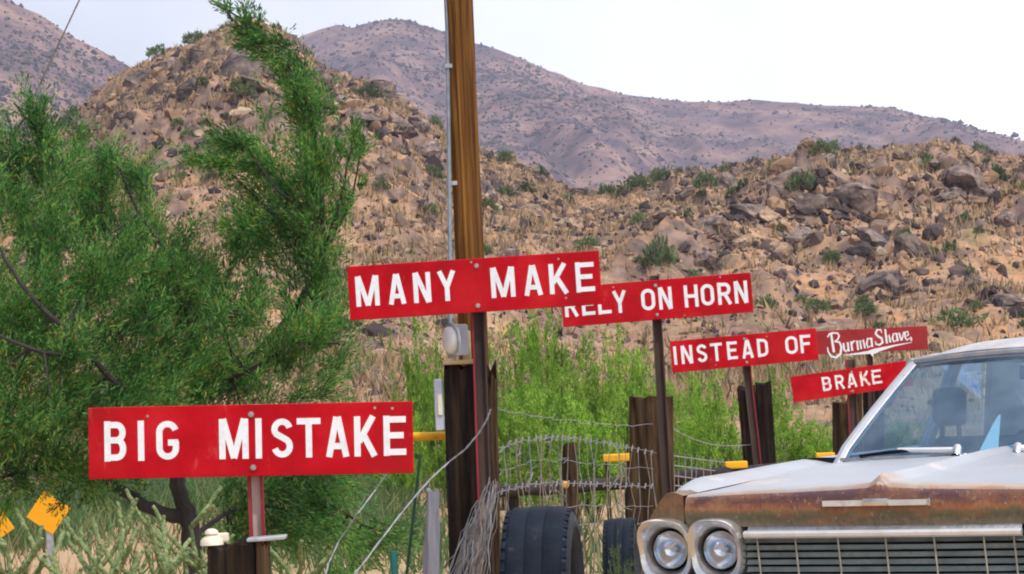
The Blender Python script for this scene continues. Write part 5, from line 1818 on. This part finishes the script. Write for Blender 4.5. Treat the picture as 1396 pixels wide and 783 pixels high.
# ---- bright bushes behind the fence
def bush_mesh(seed, w=1.0, stems=30, leaf=26, ll=.036, lw=.0078):
    """unit bush: about 1 high, w wide, whippy stems rising from the ground"""
    r = np.random.default_rng(seed)
    g = G()
    V = []
    for s in range(stems):
        a = r.uniform(0, 2 * PI)
        out = r.uniform(.05, .5) * w
        h = r.uniform(.45, 1.0) * (1.05 - .5 * (out / w) ** 1.3)
        p0 = np.array([math.cos(a) * out * .25, math.sin(a) * out * .25, 0])
        p1 = np.array([math.cos(a) * out * .6, math.sin(a) * out * .6, h * .5])
        p2 = np.array([math.cos(a) * out, math.sin(a) * out, h])
        g.tube([p0, p1, p2], [.007, .005, .002], 4, cap=False)
        m = 13
        t = r.uniform(.15, 1, m)
        t = t ** .8
        P = (1 - t)[:, None] ** 2 * p0 + 2 * (t * (1 - t))[:, None] * p1 + (t ** 2)[:, None] * p2
        D = (p2 - p1) / np.linalg.norm(p2 - p1) * .45 + r.normal(0, .62, (m, 3)) + np.array([0, 0, .0])
        D /= np.linalg.norm(D, axis=1)[:, None]
        V.append(twig_batch(P, D, r.uniform(.06, .17, m), leaf, ll, lw, r, droop=.3, ang=.85))
    V = np.concatenate(V)
    return g, fast_mesh('foliage', V, np.arange(len(V)).reshape(-1, 4), MATS['bush_leaf'])


BUSH = []
for k in range(4):
    g, fm = bush_mesh(40 + k, 1.0 + .15 * (k % 3))
    sm = mesh('stems', g.v, g.f, MATS['bark_dark'] if k % 2 else MATS['green_stem'])
    BUSH.append((sm, fm))
gw, fw = bush_mesh(77, 1.5, stems=34, leaf=22)
fw.materials[0] = MATS['weed_leaf']
WEED = (mesh('stems', gw.v, gw.f, MATS['grey_wood']), fw)
nb = 0


def bush(cx, ytop, wpx, d, label, group='bright green bushes behind the wire fence', kind=None, name='green_bush', thin=1.0):
    global nb
    sm, fm = kind or BUSH[nb % 4]
    nb += 1
    T = at(cx, ytop, d)
    root = thing(name, Vector((T.x, d, 0)), label, 'bush', group, rz=random.uniform(0, 6.28))
    h = max(T.z, .25) * 1.04
    w = wpx * d / FPX * 1.1
    for nm, me in (('stem', sm), ('foliage', fm)):
        o = link(nm, me, root)
        o.scale = (w, w, h)


for a in [
    (566, 432, 78, 33, 'tall bright bush to the near side of the meter box under the central sign'),
    (598, 470, 60, 29, 'bright bush filling the gap beside the narrow grey metal box'),
    (706, 436, 84, 31, 'tall bright bush immediately past the splintered timber, under the words many make'),
    (752, 428, 90, 33, 'tallest bright bush, straight under the edge of the central sign'),
    (806, 452, 84, 30, 'bright bush below the first letters of the sign about the horn'),
    (846, 446, 70, 35, 'bright bush seen just over the wide brown tie post'),
    (730, 520, 110, 26, 'bushy low green shrub behind the sagging top strand of fence'),
    (800, 545, 100, 25, 'low green shrub behind the yellow marker bar by the tie post'),
    (944, 486, 74, 32, 'bright bush under the sign reading INSTEAD OF'),
    (980, 520, 80, 29, 'bright bush touching the near leaning timber'),
    (938, 560, 70, 26, 'low bright bush just over the car hood beside the tie post'),
    (1080, 560, 90, 30, 'bright bush below the tilted sign reading BRAKE'),
    (1112, 572, 70, 33, 'paler bright bush beside the weathered timber post'),
    (1050, 500, 60, 40, 'distant bright bush between the leaning timbers and the tilted sign'),
    (540, 560, 74, 30, 'low green bush beyond the end of the BIG MISTAKE sign'),
    (640, 560, 60, 27, 'green bush mostly hidden behind the meter post'),
    (770, 500, 120, 28, 'wide airy green bush in the middle of the gap behind the fence'),
    (680, 500, 70, 28, 'airy green bush hugging the splintered timber'),
    (905, 520, 70, 30, 'green bush showing past the edge of the wide brown tie post'),
    (1215, 560, 90, 32, 'green bush seen through the car windshield'),
]:
    bush(*a)
for a in [
    (150, 650, 150, 30, 'dull green scrub on the flat behind the cactus clump'),
    (215, 640, 120, 33, 'dull green scrub behind the forked trunk'),
    (60, 640, 140, 31, 'dull green scrub behind the diamond road sign'),
    (470, 640, 100, 32, 'grey green scrub under the end of the BIG MISTAKE sign'),
    (410, 620, 110, 36, 'grey green scrub on the flat beyond the post of the BIG MISTAKE sign'),
    (560, 690, 60, 22, 'small weedy clump near the grey split stake'),
    (845, 742, 34, 14.4, 'small pale weed in front of the little black tyre'),
    (300, 640, 100, 38, 'dull green scrub farther back behind the trunk'),
    (900, 600, 90, 40, 'far scrub behind the wide brown tie post'),
    (480, 560, 110, 44, 'scrub at the hill foot between tree and meter post'),
]:
    bush(*a, group='dull scrub bushes on the flat', kind=WEED, name='scrub_bush')


# ---- cholla cactus
def cholla(px, py_top, d, label, seed, spread=34, arms=7):
    r = random.Random(seed)
    T = at(px, py_top, d)
    base = ground_point(T, at(px + r.uniform(-6, 6), py_top + 100, d))
    root = thing('cholla_cactus', base, label, 'cactus', 'pale jointed cholla cacti')
    H = T.z
    k = d / FPX

    def segment(p0, p1, rad, name):
        n = 7
        pts = [p0.lerp(p1, t / n) + Vector((r.uniform(-.004, .004), r.uniform(-.004, .004), 0)) for t in range(n + 1)]
        rr = [rad * (.72 + .34 * math.sin(PI * (t + .6) / (n + 1.2))) for t in range(n + 1)]
        G().tube(pts, rr, 9).build(name, [MATS['cholla_skin']], root, smooth=False)
        return p1
    p = base - Vector((0, 0, .05))
    tips = []
    nseg = 4
    for s in range(nseg):
        q = p + Vector((r.uniform(-.05, .05), r.uniform(-.05, .05), H / nseg * .86))
        segment(p, q, .0145 - .0014 * s, 'stem')
        tips.append(q)
        p = q
    for a in range(arms):
        s = r.choice(tips)
        ang = r.uniform(0, 2 * PI)
        p = s
        up = r.uniform(.2, 1.2)
        for j in range(r.choice((1, 2, 2, 3))):
            v = Vector((math.cos(ang), math.sin(ang) * .8, up)).normalized() * r.uniform(.08, .16) * spread / 34
            q = p + v
            if q.z < .1: break
            segment(p, q, .0115 - .001 * j, 'joint')
            p = q
            ang += r.uniform(-.7, .7); up += r.uniform(.1, .8)


for i, a in enumerate([
    (124, 668, 12.4, 'pale jointed cholla cactus beneath the corner of the BIG MISTAKE sign'),
    (30, 690, 12.0, 'pale jointed cholla cactus in front of the orange yellow road sign'),
    (78, 735, 11.6, 'dark stemmed cholla cactus low between the road sign and the sign corner'),
    (170, 720, 12.1, 'tangled cholla cactus in front of the bare trunk fork'),
    (215, 700, 12.8, 'cholla cactus leaning against the forked trunk'),
    (285, 668, 12.9, 'small cholla cactus just behind the cream insulator'),
    (48, 738, 11.3, 'pale upright cholla cactus at the very bottom under the road sign'),
    (150, 742, 11.6, 'bushy pale cholla cactus low in front of the trunk'),
    (238, 735, 12.3, 'pale cholla cactus squeezed between the trunk and the black stump'),
    (400, 752, 12.2, 'low cholla cactus past the metal plate on the short post'),
]):
    cholla(*a, seed=20 + i, arms=15)
# ---- weeds on the near ground
X = np.concatenate([r.uniform(-6, 6, 5000), r.uniform(-6, -1.2, 5000)]); Y = np.concatenate([r.uniform(17, 46, 5000), r.uniform(21, 48, 5000)])
k = vnoise(X / 1.7, Y / 2.5) > r.uniform(-.2, .4, len(X))
V, F = blades(X[k], Y[k], 0 * X[k], .12, .4, .09, 6, lean=.5)
o = link('weeds', fast_mesh('weeds', V, F, MATS['weed_leaf']))
tag(o, 'short green weeds growing over the flat ground behind the fence', 'weeds', kind='stuff')

# ================================================================== HAZE
m = bpy.data.materials.new('haze_air')
m.use_nodes = True
n, l = m.node_tree.nodes, m.node_tree.links
n.remove(n['Principled BSDF'])
pv = n.new('ShaderNodeVolumePrincipled')
pv.inputs['Color'].default_value = (.68, .71, .95, 1)
pv.inputs['Density'].default_value = HAZE
pv.inputs['Anisotropy'].default_value = .2
l.new(pv.outputs[0], n['Material Output'].inputs['Volume'])
g = G().box((0, 1230, 180), (3400, 2900, 420))
hz_o = link('haze', mesh('haze', g.v, g.f, m))
tag(hz_o, 'thin pale blue haze in the air', 'haze', kind='stuff')
